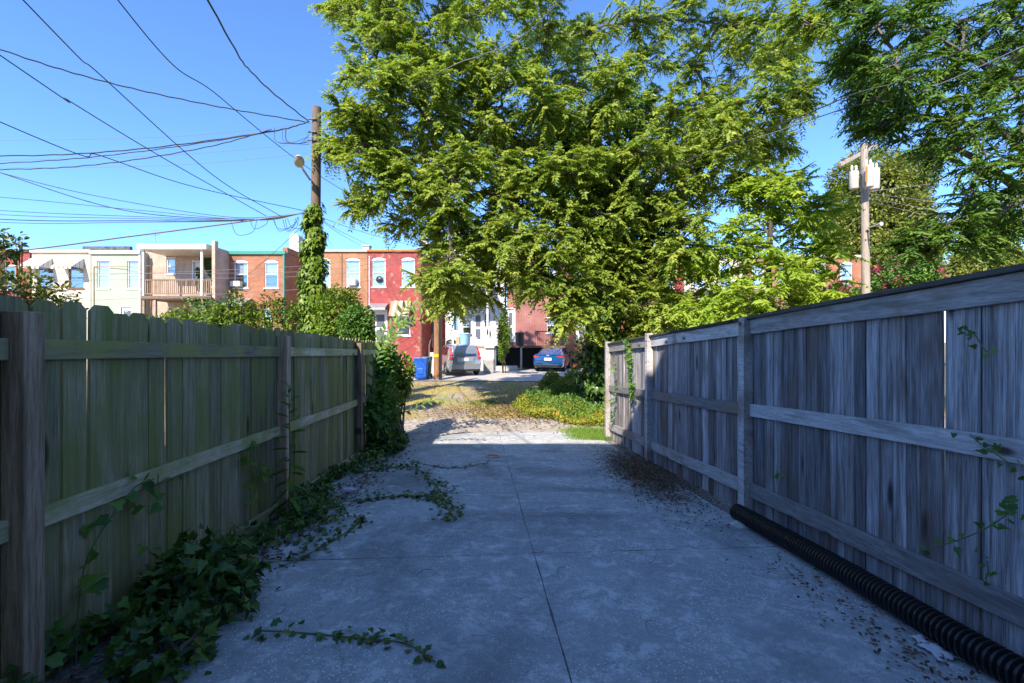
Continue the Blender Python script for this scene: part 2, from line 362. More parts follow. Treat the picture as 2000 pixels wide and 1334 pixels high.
def ailanthus(name, label, base, clumps, trunk_top, r0, mleaf, L=.75, tips=11, nf=7, trunkmat='bark', nl=8, lw=.30, group=None, forks=5, lsz=.17):
    """clumps: (centre, radius)"""
    root = thing(name, label, 'tree', base); wm = MB(); lv = Leaves()
    base = Vector(base); top = Vector(trunk_top)
    tp = limb(wm, base - Vector((0, 0, .1)), top, r0, r0 * .45, .03, 10, 8)
    wm.build('trunk', M[trunkmat], root, 60)
    bm = MB(); cs = [Vector(c) for c, r in clumps]
    # main limbs by k-means like grouping
    mains = random.sample(cs, min(forks, len(cs))); ends = []
    for m in mains:
        st = tp[random.randint(4, 8)] if len(tp) > 8 else tp[-1]
        e = st.lerp(m, .7); ends.append((limb(bm, st, e, r0 * .42, r0 * .16, .07, 7), e))
    for (c, r) in clumps:
        c = Vector(c); best = None
        for pts, e in ends:
            for p in pts[2:]:
                dd = (p - c).length
                if best is None or dd < best[0]: best = (dd, p)
        for p in tp[4:]:
            dd = (p - c).length * 1.15
            if best is None or dd < best[0]: best = (dd, p)
        pts = limb(bm, best[1], c, r0 * .12, r0 * .05, .09, 5)
        ends.append((pts, c))
        B = []; D = []
        for k in range(tips):
            dv = Vector(rdir(1, .15)[0]); q = c + Vector((dv.x, dv.y, dv.z * .75)) * r * (random.random() ** .5)
            s0 = pts[random.randint(3, 6)]; limb(bm, s0, q, r0 * .04, .008, .10, 3, 4)
            out = (q - c); out = out.normalized() if out.length > .01 else Vector((0, 0, 1))
            for j in range(nf):
                v = Vector(rdir(1)[0]); v.z = v.z * .6 + .05; v = v + out * .5
                B.append(q - out * random.random() * r * .15); D.append(v)
        fronds(lv, np.array(B), np.array(D), L * (.65 + .6 * rng.random(len(B))), nl, .32, lw, lsz)
    bm.build('branches', M['twig'], root, 60)
    lv.build('crown', M[mleaf], root); return root
def bush(name, label, centre, rad, n, size, m, kind='oval', cat='shrub', stems=6, base=None, group=None, asp=.5, shell=.45):
    c = Vector(centre); rad = Vector(rad); g = base if base is not None else (c.x, c.y, gz(c.y))
    root = thing(name, label, cat, g, group); sm = MB()
    lobes = [Vector(rdir(1)[0]) for _ in range(14)]
    for k in range(stems):
        d = Vector(rdir(1, .5)[0]); limb(sm, Vector(g) + Vector((random.uniform(-.1, .1), random.uniform(-.1, .1), 0)), c + Vector((d.x * rad.x, d.y * rad.y, d.z * rad.z)) * .7, .03, .008, .06, 4)
    sm.build('stems', M['twig'], root)
    d = rdir(n); lob = np.array([[*l] for l in lobes]); bump = (np.maximum(d @ lob.T, 0) ** 6).max(1)
    rr = (shell + (1 - shell) * rng.random(n) ** .6) * (.68 + .42 * bump)
    pos = np.array(c) + d * rr[:, None] * np.array(rad); keep = pos[:, 2] > np.array([gz(y) for y in pos[:, 1]]) + .02; pos = pos[keep]; d = d[keep]
    ld = d * .6 + rdir(len(pos)) * .7; ld[:, 2] -= .15; nr = d * .5 + rdir(len(pos)) * .5 + np.array([0, 0, .7])
    sz = size * (.6 + .7 * rng.random(len(pos)))
    Leaves().add(pos, ld, nr, sz, sz * asp, kind).build('foliage', M[m], root); return root

# ------------------------------------------------------------------ the setting
DX = -0.0705                                        # sideways drift of the driveway per metre
def sheet(x0, x1, ys, off, nx=2):
    mb = MB(); xs = np.linspace(x0, x1, nx); V = [(x, y, gz(y) + off) for y in ys for x in xs]; Fc = []
    for j in range(len(ys) - 1):
        for i in range(nx - 1): Fc.append((j*nx+i, j*nx+i+1, (j+1)*nx+i+1, (j+1)*nx+i))
    return mb.add(V, Fc)
STRUCT.update(ground='patchy soil with dry yellow grass', alley='gravelly dirt alley', driveway='concrete driveway between two wooden fences', parking_pad='pale concrete parking pad before the row houses')
struct(sheet(-700, 700, [-80, -3, 0, 4.8, 9.6, 10.6, 12, 16, 24, 60, 900], -.02), 'ground', M['ground'])
struct(sheet(-60, 60, [9.75, 10.6, 11.6], .004), 'alley', M['alley'])
mb = MB(); ys = [21.3, 24, 32]
mb.add([(-5.0, 21.6, gz(21.6) + .02), (3.2, 21.0, gz(21) + .02), (9, 21.2, gz(21.2) + .02), (9, 30.5, gz(30) + .02), (-6.3, 30.5, gz(30) + .02), (-6.0, 22.0, gz(22) + .02)], [(0, 1, 2, 3, 4, 5)])
struct(mb, 'parking_pad', M['pad'])
JY = [-2.4, -.1, 1.75, 3.43, 5.1, 6.8, 8.45, 9.75]
def dv(v, y): return v + DX * y
mb = MB(); mb.add([(dv(-1.95, -2.4), -2.4, gz(-2.4) + .002), (dv(2.6, -2.4), -2.4, gz(-2.4) + .002), (dv(2.6, 9.7), 9.7, gz(9.6) + .002), (dv(-1.95, 9.7), 9.7, gz(9.6) + .002)], [(0, 1, 2, 3)])
drive = struct(mb, 'driveway', M['gap'])
for j in range(len(JY) - 1):
    for a, b in ((-1.75, .41), (.41, 2.38)):
        g = .004; mb = MB(); V = []; nx, ny = 10, 8; Fc = []
        for q in range(ny + 1):
            for i in range(nx + 1):
                v = a + g + (b - a - 2*g) * i / nx; y = JY[j] + g + (JY[j+1] - JY[j] - 2*g) * q / ny
                y += -DX * (v - .4)
                if a < 0 and i == 0: v += .10 * math.sin(q * 2.1 + j * 1.7) - .04
                edge = i in (0, nx) or q in (0, ny)
                if edge: v += random.uniform(-.006, .004); y += random.uniform(-.005, .005)
                V.append((dv(v, y), y, gz(y) + .022 + (-.008 if edge else random.uniform(-.003, .003))))
        for q in range(ny):
            for i in range(nx): k = q*(nx+1)+i; Fc.append((k, k+1, k+nx+2, k+nx+1))
        mb.add(V, Fc)
        ring = [i for i in range(nx+1)] + [q*(nx+1)+nx for q in range(1, ny+1)] + [ny*(nx+1)+i for i in range(nx-1, -1, -1)] + [q*(nx+1) for q in range(ny-1, 0, -1)]
        low = [(V[k][0], V[k][1], V[k][2] - .05) for k in ring]; o = len(V)
        mb.v += low
        for k in range(len(ring)): k2 = (k+1) % len(ring); mb.f.append((ring[k2], ring[k], o+k, o+k2))
        mb.build('slab', M['drive'], drive, 40)
mb = MB(); dc = P(962, 897, 7.1); mb.lathe((dc.x, 7.1, gz(7.1) + .024), [(.0, 0), (.11, 0), (.11, .006), (.085, .008), (.08, .003), (.0, .003)], 20)
single(mb, 'drain_cover', M['black'], 'small round dark drain cover set in the concrete driveway', 'drain cover')

# ------------------------------------------------------------------ fences
def inst(me, name, loc, parent, rz=0, sc=(1, 1, 1), rx=0, ry=0):
    o = link(bpy.data.objects.new(name, me)); o.location = loc; o.rotation_euler = (rx, ry, rz); o.scale = sc; return put(o, parent)
def mesh_of(mb, name, m, smooth=None):
    me = bpy.data.meshes.new(name); me.from_pydata(mb.v, [], mb.f); me.materials.append(m); me.update(); return me
# left fence: posts and rails face the driveway, dog-eared pickets behind
def lx(y): return -1.945 - .045 * y
ang = math.atan(.045)
fl = thing('wood_fence', 'mossy green-brown fence of dog-eared pickets with rails and posts towards the driveway', 'fence', (lx(5), 5, gz(5)))
def picket_mesh(wd, v):
    w = wd / 2; t = .016; ear = .035; H = 1.0; mb = MB(); n = 7
    out = []
    rows = [(-w, 0), (-w * .98, .33), (-w * 1.0, .66), (-w, 1 - .019), (-w + ear, 1), (w - ear, 1), (w, 1 - .019), (w * .98, .66), (w, .33), (w, 0)]
    V = [(-t/2 + v * .006 * math.sin(3 * b), a, b) for a, b in rows] + [(t/2 + v * .006 * math.sin(3 * b), a, b) for a, b in rows]; k = len(rows)
    mb.add(V, [tuple(range(k))[::-1], tuple(range(k, 2*k))] + [(i, (i+1) % k, k + (i+1) % k, k + i) for i in range(k)]); return mb
PM = [mesh_of(picket_mesh(w, v), 'picket', M['lw']) for w, v in ((.136, .5), (.138, -.6), (.133, 1), (.139, 0))]
y = -1.6
while y < 9.25:
    zt = 1.605 - .030 * (y - 2) + random.uniform(-.018, .016); zb = gz(y) - .03
    inst(random.choice(PM), 'picket', (lx(y) - .105 + random.uniform(-.006, .006), y, zb), fl, ang + random.uniform(-.05, .05), (1, random.uniform(.95, 1.0), zt - zb), random.uniform(-.006, .006))
    y += .139 + (random.uniform(.006, .010) if random.random() < .1 else random.uniform(.001, .004))
posts = [-.5, 1.935, 4.36, 6.84, 9.3]
for i, py in enumerate(posts):
    zt = 1.545 - .03 * (py - 2) + (.0 if i != 1 else 0.0)
    mb = MB(); mb.box(-.046, .046, -.046, .046, -.25, zt - gz(py)); o = mb.build('post', M['lp'], None, None, .004); o.location = (lx(py) - .046, py, gz(py)); o.rotation_euler = (0, random.uniform(-.006, .006), ang); put(o, fl)
    if i < 4:
        y0, y1 = py + .047, posts[i+1] - .047
        for hz, hh, drop in ((1.385, .092, .026), (.632, .088, .026), (None, .10, 0)):
            if hz is None: za, zb = gz(y0) + .08, gz(y1) + .08
            else: za, zb = hz - .026 * (y0 - 2), hz - .026 * (y1 - 2)
            mb = MB(); Ln = y1 - y0
            pts = [0, .33, .66, 1]
            V = []
            for t in pts:
                s = random.uniform(-.004, .004) if 0 < t < 1 else 0
                for a, b in ((-.019, -hh/2), (.019, -hh/2), (.019, hh/2), (-.019, hh/2)): V.append((a - .045 * Ln * t, Ln * t, b + (zb - za) * t + s))
            Fc = [(0, 3, 2, 1), (12, 13, 14, 15)]
            for q in range(3):
                for k in range(4): Fc.append((q*4+k, q*4+(k+1) % 4, q*4+4+(k+1) % 4, q*4+4+k))
            mb.add(V, Fc); o = mb.build('rail', M['lr'], None, None, .003); o.location = (lx(y0) - .075, y0, za); put(o, fl)
# right fence
def rx_(y): return 2.52 - .073 * y
angr = math.atan(.073)
fr = thing('wood_fence', 'weathered grey board fence with a capped top rail above the black pipe', 'fence', (rx_(5), 5, gz(5)))
def rtop(y): return 1.765 - .0585 * (y - 2.1)
def board_mesh(wd):
    mb = MB(); w = wd / 2; V = []; n = 4
    for k in range(n + 1):
        b = k / n; dx = random.uniform(-.004, .004)
        for a, c in ((-.008, -w), (.008, -w), (.008, w), (-.008, w)): V.append((a + dx, c + random.uniform(-.0012, .0012), b))
    Fc = [(0, 3, 2, 1), tuple(n*4+k for k in range(4))]
    for q in range(n):
        for k in range(4): Fc.append((q*4+k, q*4+(k+1) % 4, q*4+4+(k+1) % 4, q*4+4+k))
    return mb.add(V, Fc)
BM = [(w, mesh_of(board_mesh(w), 'board', M['rw'])) for w in (.088, .090, .092, .12, .138)]
y = .2
while y < 8.86:
    w, me = random.choice(BM[:3] * 3 + BM[3:]); y += w / 2
    zb = gz(y) + .015 + random.uniform(-.01, .02); zt = rtop(y) - .03
    inst(me, 'board', (rx_(y) + .058 + random.uniform(-.004, .004), y, zb), fr, angr + random.uniform(-.05, .05), (1, 1, zt - zb), random.uniform(-.005, .005))
    y += w / 2 + random.uniform(.002, .007)
rposts = [-.45, 1.99, 4.30, 6.74, 8.9]
for i, py in enumerate(rposts):
    last = i >= 3; ph = rtop(py) + (.05 if last else .015) - gz(py)
    mb = MB(); mb.box(-.045, .045, -.045, .045, -.2, ph); o = mb.build('post', M['rr'], None, None, .004); o.location = (rx_(py) + .0, py, gz(py)); o.rotation_euler = (0, 0, angr); put(o, fr)
    if i < 4:
        y0, y1 = py + .047, rposts[i+1] - .047; Ln = y1 - y0
        for nm, dz, hh, tw, ox in (('rail', -.085, .135, .038, .028), ('rail', -.86, .115, .038, .028), ('rail', None, .125, .038, .028), ('cap_board', .0, .03, .10, .03)):
            if dz is None: za, zb = gz(y0) + .27, gz(y1) + .27
            else: za, zb = rtop(y0) + dz, rtop(y1) + dz
            V = []; mb = MB()
            for t in (0, .3, .65, 1):
                s = random.uniform(-.006, .006) if 0 < t < 1 else 0
                for a, b in ((-tw/2, -hh/2), (tw/2, -hh/2), (tw/2, hh/2), (-tw/2, hh/2)): V.append((a - .073 * Ln * t, Ln * t, b + (zb - za) * t + s))
            Fc = [(0, 3, 2, 1), (12, 13, 14, 15)]
            for q in range(3):
                for k in range(4): Fc.append((q*4+k, q*4+(k+1) % 4, q*4+4+(k+1) % 4, q*4+4+k))
            mb.add(V, Fc); o = mb.build(nm, M['cap' if nm == 'cap_board' else 'rr'], None, None, .003); o.location = (rx_(y0) + ox - (0 if nm != 'cap_board' else 0), y0, za); put(o, fr)
# corrugated pipe
mb = MB(); pts = []; rad = []; n = 480
for i in range(n):
    t = i / (n - 1); y = 4.15 - t * 3.55; x = rx_(y) - .17 + .025 * math.sin(y * 2.2); pts.append((x, y, gz(y) + .10 + .006 * math.sin(y * 3))); rad.append(.074 + (.0 if i % 4 < 2 else -.014))
mb.tube(pts, rad, 18)
mb2 = MB(); mb2.tube([pts[0], Vector(pts[0]) + Vector((-.002, .012, 0))], [.058, .058], 16)
pr = thing('drain_pipe', 'black corrugated plastic drain pipe lying along the grey fence foot', 'pipe', pts[120]); mb.build('corrugated_tube', M['pipe'], pr, 28); mb2.build('pipe_mouth', M['dark'], pr)

# ------------------------------------------------------------------ row houses
def window(parent, xc, z0, w, h, Y, arch=False, fill='blind', mull=True, fm='white'):
    t = .06; Yf = Y + .05
    mb = MB(); mb.box(xc - w/2, xc - w/2 + t, Yf, Yf + .06, z0, z0 + h).box(xc + w/2 - t, xc + w/2, Yf, Yf + .06, z0, z0 + h)
    mb.box(xc - w/2 + t, xc + w/2 - t, Yf + .002, Yf + .058, z0, z0 + t).box(xc - w/2 + t, xc + w/2 - t, Yf + .002, Yf + .058, z0 + h - t, z0 + h)
    if mull: mb.box(xc - w/2 + t, xc + w/2 - t, Yf + .004, Yf + .05, z0 + h/2 - .025, z0 + h/2 + .025)
    wn = mb.build('window', M[fm], parent)
    mb = MB(); mb.box(xc - w/2 + t, xc + w/2 - t, Yf + .03, Yf + .036, z0 + t, z0 + h - t); mb.build('pane', M['glass'], wn)
    b0 = z0 + t if fill != 'half' else z0 + h * .45
    mb = MB(); mb.box(xc - w/2 + .01, xc + w/2 - .01, Yf + .08, Yf + .085, b0, z0 + h - .01); mb.build('blind' if fill in ('blind', 'half') else 'unlit_backing', M['blind' if fill in ('blind', 'half') else 'unlit_backing'], wn)
    if fill == 'half': MB().box(xc - w/2 + .01, xc + w/2 - .01, Yf + .16, Yf + .165, z0, z0 + h * .5).build('unlit_backing', M['dark'], wn)  # near-black sheet stands in for the unlit room below the blind
    MB().box(xc - w/2 - .07, xc + w/2 + .07, Y - .05, Y + .045, z0 - .09, z0 - .004).build('sill', M[fm], wn)
    if arch:
        k = 10; V = []
        for i in range(k + 1):
            a = i / k; x = xc - w/2 + w * a; z = z0 + h - .14 + .14 * math.sin(math.pi * a) ** .6
            V += [(x, Y - .012, z0 + h - .16), (x, Y - .012, z + .03)]
        mb = MB(); mb.add(V, [(2*i, 2*i+2, 2*i+3, 2*i+1) for i in range(k)]); mb.build('arched_head', M[fm], wn)
    else: MB().box(xc - w/2 - .06, xc + w/2 + .06, Y - .02, Y + .045, z0 + h + .004, z0 + h + .09).build('head_trim', M[fm], wn)
    return wn
def door(parent, xc, z0, w, h, Y, m='white', gl=True):
    d = MB().box(xc - w/2, xc + w/2, Y + .06, Y + .11, z0, z0 + h).build('door', M[m], parent)
    mb = MB(); mb.box(xc - w/2 - .09, xc - w/2 - .003, Y - .02, Y + .08, z0, z0 + h).box(xc + w/2 + .003, xc + w/2 + .09, Y - .02, Y + .08, z0, z0 + h).box(xc - w/2 - .09, xc + w/2 + .09, Y - .022, Y + .08, z0 + h + .003, z0 + h + .1); mb.build('door_frame', M['white'], d)
    if gl:
        for a, b in ((.52, .9), (.1, .44)): MB().box(xc - w/2 + .13, xc + w/2 - .13, Y + .045, Y + .058, z0 + h * a, z0 + h * b).build('pane', M['unlit_backing'], d)
    MB().box(xc + w/2 - .1, xc + w/2 - .05, Y + .0, Y + .058, z0 + h * .46, z0 + h * .5).build('handle', M['galv'], d)
    return d
def facade(x0, x1, z0, z1, Y, depth, ops):
    xs = sorted({x0, x1, *[a for o in ops for a in (o[0], o[1])]}); zs = sorted({z0, z1, *[a for o in ops for a in (o[2], o[3])]}); mb = MB()
    for i in range(len(xs) - 1):
        for j in range(len(zs) - 1):
            cx, cz = (xs[i] + xs[i+1]) / 2, (zs[j] + zs[j+1]) / 2
            if any(o[0] < cx < o[1] and o[2] < cz < o[3] for o in ops): continue
            mb.add([(xs[i], Y, zs[j]), (xs[i+1], Y, zs[j]), (xs[i+1], Y, zs[j+1]), (xs[i], Y, zs[j+1])], [(0, 1, 2, 3)])
    for a, b, c, d in ops:
        R = .45
        mb.add([(a, Y, c), (b, Y, c), (b, Y, d), (a, Y, d), (a, Y + R, c), (b, Y + R, c), (b, Y + R, d), (a, Y + R, d)], [(0, 4, 5, 1), (1, 5, 6, 2), (2, 6, 7, 3), (3, 7, 4, 0), (4, 7, 6, 5)])
    mb.add([(x0, Y, z0), (x1, Y, z0), (x1, Y + depth, z0), (x0, Y + depth, z0), (x0, Y, z1), (x1, Y, z1), (x1, Y + depth, z1), (x0, Y + depth, z1)], [(1, 2, 6, 5), (0, 4, 7, 3), (2, 3, 7, 6)])
    return mb
def awning(parent, xc, w, zt, Y, drop=.55, out=.8, m=('white', 'tan'), ns=9, sides=True):
    aw = None
    for i in range(ns):
        a = xc - w/2 + w * i / ns; b = a + w / ns - .004; mb = MB()
        mb.hexa([(a, Y - out, zt - drop), (b, Y - out, zt - drop), (b, Y - .01, zt), (a, Y - .01, zt), (a, Y - out, zt - drop + .02), (b, Y - out, zt - drop + .02), (b, Y - .01, zt + .02), (a, Y - .01, zt + .02)])
        mb.box(a, b, Y - out - .012, Y - out - .002, zt - drop - .12, zt - drop + .01)
        if aw is None: aw = mb.build('awning', M[m[i % len(m)]], parent)
        else: mb.build('awning_slat', M[m[i % len(m)]], aw)
    if sides:
        for x in (xc - w/2 - .005, xc + w/2 + .005):
            mb = MB()
            for k in range(3):
                f = k / 3; y0 = Y - out + out * f * .0
                mb.add([(x, Y - out * (1 - f), zt - drop * (1 - f)), (x, Y - out * (1 - f - .3), zt - drop * (1 - f - .3)), (x, Y - out * (1 - f - .3), zt - drop * 1.0), (x, Y - out * (1 - f), zt - drop)], [(0, 1, 2, 3)])
            mb.build('awning_side', M[m[0]], aw)
    return aw
def house(label, px0, px1, Y, ztop, wm, wins=(), doors=(), depth=9, cat='house', name='row_house', group='row houses facing the alley'):
    s = Y / F; x0, x1 = (px0 - 1000) * s + .004, (px1 - 1000) * s - .004; z0 = gz(Y) - .1
    root = thing(name, label, cat, ((x0 + x1) / 2, Y, z0), group)
    ops = []
    W_ = []
    for (pl, pr_, pt, pb, kw) in wins:
        xl, xr, zt, zb = (pl - 1000) * s, (pr_ - 1000) * s, CZ - (pt - 667) * s, CZ - (pb - 667) * s
        ops.append((xl, xr, zb, zt)); W_.append((xl, xr, zb, zt, kw))
    D_ = []
    for (pl, pr_, pt, pb, kw) in doors:
        xl, xr, zt, zb = (pl - 1000) * s, (pr_ - 1000) * s, CZ - (pt - 667) * s, CZ - (pb - 667) * s
        ops.append((xl, xr, zb, zt)); D_.append((xl, xr, zb, zt, kw))
    facade(x0, x1, z0, ztop, Y, depth, ops).build('wall', M[wm], root)
    MB().box(x0 + .02, x1 - .02, Y + .02, Y + depth - .02, ztop - .05, ztop + .03).build('roof', M['roof'], root)
    for xl, xr, zb, zt, kw in W_: window(root, (xl + xr) / 2, zb, xr - xl, zt - zb, Y, **kw)
    for xl, xr, zb, zt, kw in D_: door(root, (xl + xr) / 2, zb, xr - xl, zt - zb, Y, **kw)
    return root, x0, x1, z0
def zz(py, Y): return CZ - (py - 667) * Y / F
def xx(px, Y): return (px - 1000) * Y / F
def cornice(root, x0, x1, Y, z, m, h=.16, out=.14): return MB().box(x0 - .02, x1 + .02, Y - out, Y + .1, z - h * .5, z + h * .5).build('cornice', M[m], root)
def chimney(root, px, Y, w, h, zb, m='br_or', pots=1):
    c = MB().box(xx(px, Y) - w/2, xx(px, Y) + w/2, Y, Y + w, zb - .2, zb + h).build('chimney', M[m], root)
    MB().box(xx(px, Y) - w/2 - .05, xx(px, Y) + w/2 + .05, Y - .05, Y + w + .05, zb + h + .002, zb + h + .1).build('chimney_cap', M['stone'], c)
YA = 29.0
# far-left brick house
r, x0, x1, z0 = house('red brick house beside the cream sided house, half behind the reddish shrub', -60, 58, 32.0, zz(488, 32), 'br_rd', wins=[(5, 30, 520, 565, dict(fill='unlit_backing'))])
cornice(r, x0, x1, 32, zz(490, 32), 'brown')
# cream sided
r, x0, x1, z0 = house('cream sided row house with two striped metal awnings', 62, 177, YA, zz(488, YA), 'sd_w', wins=[(72, 104, 522, 565, dict(fill='unlit_backing')), (134, 163, 522, 563, dict(fill='half', fm='brown')), (80, 105, 605, 650, dict(fill='unlit_backing'))])
cornice(r, x0, x1, YA, zz(491, YA), 'cream'); awning(r, xx(82, YA), 1.35, zz(505, YA), YA, .65, .85, ('white', 'tan')); awning(r, xx(145, YA), 1.25, zz(505, YA), YA, .65, .85, ('white', 'tan'))
chimney(r, 75, YA + 5, .75, .95, zz(488, YA), 'br_or'); MB().box(x0 + .4, x1, YA + 3, YA + 3.2, zz(488, YA), zz(481, YA + 3)).build('parapet', M['roof'], r)
# pale green
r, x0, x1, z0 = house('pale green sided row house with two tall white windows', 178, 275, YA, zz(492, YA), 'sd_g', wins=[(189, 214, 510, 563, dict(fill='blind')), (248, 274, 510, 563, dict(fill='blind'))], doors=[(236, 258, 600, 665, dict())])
cornice(r, x0, x1, YA, zz(493, YA), 'white', .22); MB().box(xx(185, YA), xx(210, YA), YA - .04, YA - .01, zz(606, YA), zz(601, YA)).build('transom', M['deckw'], r)
sg = MB(); sg.lathe((0, 0, 0), [(0, 0), (.10, 0), (.10, .01), (0, .01)], 12); o = sg.build('door_sticker', M['ltblue'], None); o.rotation_euler = (math.radians(90), 0, 0); o.location = (xx(246, YA), YA + .04, zz(607, YA)); put(o, r)
mb = MB(); mb.tube([(xx(184, YA), YA - .03, zz(610, YA)), (xx(184, YA), YA - .03, zz(521, YA)), (xx(303, YA), YA - .35, zz(521, YA)), (xx(303, YA), YA - .35, zz(600, YA))], .022, 6); mb.build('conduit', M['rust'], r)
MB().box(xx(276, YA) - .12, xx(276, YA) - .02, YA - .06, YA - .005, z0, zz(485, YA)).build('downspout', M['white'], r)
# porch house: projecting walls with a recessed upper porch
YP = 27.6; sp = YP / F
r, x0, x1, z0 = house('beige stucco house with a two level wooden back porch', 279, 420, YP + 2.0, zz(480, YP), 'stucco', wins=[(325, 342, 505, 535, dict(fill='half'))], doors=[(378, 396, 512, 553, dict(gl=False))], depth=7)
xa, xb = xx(277, YP), xx(420, YP)
mb = MB(); mb.box(xb - .2, xb, YP + .3, YP + 2.0, z0, zz(482, YP)); mb.box(xb - .2 + .003, xb - .003, YP, YP + .3, z0, zz(470, YP)); mb.build('side_wall', M['stucco'], r)
pr_ = MB().box(xa - .1, xx(398, YP) + .3, YP - .25, YP + 2.0, zz(488, YP), zz(480, YP)).build('porch_roof', M['cream'], r); MB().box(xa - .12, xx(398, YP) + .32, YP - .27, YP + 2.0, zz(480, YP) + .004, zz(480, YP) + .06).build('roof_edge', M['white'], pr_)
dz = zz(578, YP); dk = MB().box(xa, xx(414, YP), YP - .1, YP + 2.0, dz - .22, dz).build('deck', M['deckw'], r)
for px in (281, 395): MB().box(xx(px, YP) - .06, xx(px, YP) + .06, YP - .08, YP + .04, dz + .002, zz(488, YP) - .004).build('porch_post', M['cream'], r)
for px in (281, 303, 396, 411): MB().box(xx(px, YP) - .07, xx(px, YP) + .07, YP - .06, YP + .08, z0, dz - .224).build('deck_post', M['deckw'], r)
rail = MB().box(xa + .1, xx(414, YP), YP - .06, YP, zz(548, YP), zz(546, YP)).build('railing', M['deckw'], r); MB().box(xa + .1, xx(414, YP), YP - .055, YP - .005, zz(575, YP), zz(573, YP)).build('bottom_bar', M['deckw'], rail)
for i in range(34):
    x = xa + .14 + (xx(413, YP) - xa - .18) * i / 33; MB().box(x - .02, x + .02, YP - .05, YP - .012, zz(573, YP) + .003, zz(548, YP) - .003).build('baluster', M['deckw'], rail)
lv = Leaves()
pos = np.stack([rng.uniform(xx(340, YP), xx(418, YP), 2600), YP + 1.96 - rng.random(2600) * .06, rng.uniform(zz(560, YP), zz(492, YP), 2600)], 1); kx = np.abs(np.sin(pos[:, 0] * 2.3 + pos[:, 2] * 1.4)); pos = pos[kx > .5]
pos2 = np.stack([rng.uniform(xx(345, YP), xx(440, YP), 2200), YP + .25 - rng.random(2200) * .5, rng.uniform(zz(640, YP), zz(582, YP), 2200)], 1); pos = np.concatenate([pos, pos2[np.sin(pos2[:, 0] * 1.7 + pos2[:, 2] * 2.2) > .1]])
lv.add(pos, rdir(len(pos), -.5), np.array([[0, -1, .4]]) + rdir(len(pos)) * .5, .13, .10, 'ivy')
tag(lv.build('climbing_vine', M['ivy']), 'dark climbing vine spread over the stucco porch wall', 'vine')
MB().lathe((xx(389, YP), YP + .9, dz + .002), [(.0, 0), (.14, 0), (.17, .3), (.0, .3)], 12)
single(MB().lathe((xx(389, YP), YP + .9, dz + .002), [(.0, 0), (.14, 0), (.17, .34), (.15, .34), (.0, .30)], 14), 'bucket', M['bluebin'], 'small blue bucket standing on the wooden porch deck', 'bucket')
# orange brick with teal trim
r, x0, x1, z0 = house('orange brick row house with green cornice and downspout', 440, 558, YA, zz(494, YA), 'br_or', wins=[(457, 484, 509, 562, dict(arch=True, fill='half')), (517, 543, 509, 562, dict(arch=True, fill='half')), (512, 530, 602, 650, dict(arch=True, fill='blind'))], doors=[(455, 478, 605, 670, dict(m='brown'))])
cornice(r, x0, x1, YA, zz(494, YA), 'teal', .2); MB().box(x1 - .14, x1 - .04, YA - .09, YA - .004, z0, zz(497, YA)).build('downspout', M['teal'], r)
awning(r, xx(466, YA), 1.75, zz(583, YA), YA, .42, 1.0, ('galv',), 5, False)
MB().box(x1 - .3, x1 + .02, YA + .2, YA + 8, zz(494, YA) + .04, zz(485, YA) + .1).build('parapet', M['br_or'], r)
mb = MB(); c = (xx(574, YA + 2.2), YA + 2.2); mb.box(c[0] - .33, c[0] + .33, c[1], c[1] + .8, zz(500, YA), zz(463, YA + 2)).tube([(c[0], c[1] + .02, zz(463, YA + 2)), (c[0], c[1] + .78, zz(463, YA + 2))], .328, 16); mb.build('chimney', M['stone'], r)
MB().box(xx(464, YA) - .3, xx(464, YA) + .3, YA - .3, YA + .04, zz(560, YA), zz(550, YA)).build('air_conditioner', M['white'], r)
# buff-orange brick and red painted brick
YR = 31.0
r, x0, x1, z0 = house('buff orange brick row house behind the ivy covered pole', 600, 718, YR, zz(489, YR), 'br_yl', wins=[(618, 645, 505, 560, dict(arch=True)), (676, 703, 505, 560, dict(arch=True))])
cornice(r, x0, x1, YR, zz(490, YR), 'cream', .12); MB().box(xx(689, YR) - .28, xx(689, YR) + .28, YR - .35, YR + .04, zz(558, YR), zz(546, YR)).build('air_conditioner', M['white'], r)
MB().box(xx(668, YR) - .02, xx(668, YR) + .02, YR - .04, YR - .004, zz(560, YR), zz(494, YR)).build('conduit', M['brown'], r); chimney(r, 714, YR + 2, .5, .7, zz(489, YR), 'stone')
r, x0, x1, z0 = house('red painted brick row house with grey door hood and rusty awning', 718.5, 825, YR, zz(489, YR), 'br_rd', wins=[(727, 753, 504, 560, dict(arch=True)), (784, 810, 504, 560, dict(arch=True)), (776, 801, 620, 655, dict(fill='unlit_backing'))], doors=[(731, 754, 608, 672, dict())])
cornice(r, x0, x1, YR, zz(490, YR), 'rust', .13); awning(r, xx(740, YR), 1.3, zz(593, YR), YR, .35, .8, ('galv',), 4, False); awning(r, xx(784, YR), 1.35, zz(588, YR), YR, .95, .75, ('tan', 'stone'), 7, True)
f = MB(); f.lathe((0, 0, 0), [(.05, 0), (.24, 0), (.24, .06), (.20, .06), (.18, .02), (.05, .05)], 16); o = f.build('window_fan', M['black'], None); o.rotation_euler = (math.radians(90), 0, 0); o.location = (xx(741, YR), YR + .045, zz(546, YR)); put(o, r)
MB().box(x1 - .12, x1 - .04, YR - .08, YR - .004, z0, zz(492, YR)).build('downspout', M['brown'], r)
MB().box(xx(720.5, YR), xx(722.5, YR), YR - .05, YR - .004, zz(655, YR), zz(500, YR)).build('meter_pipe', M['galv'], r)
chimney(r, 828, YR + 1.5, .5, 1.1, zz(489, YR), 'stone')
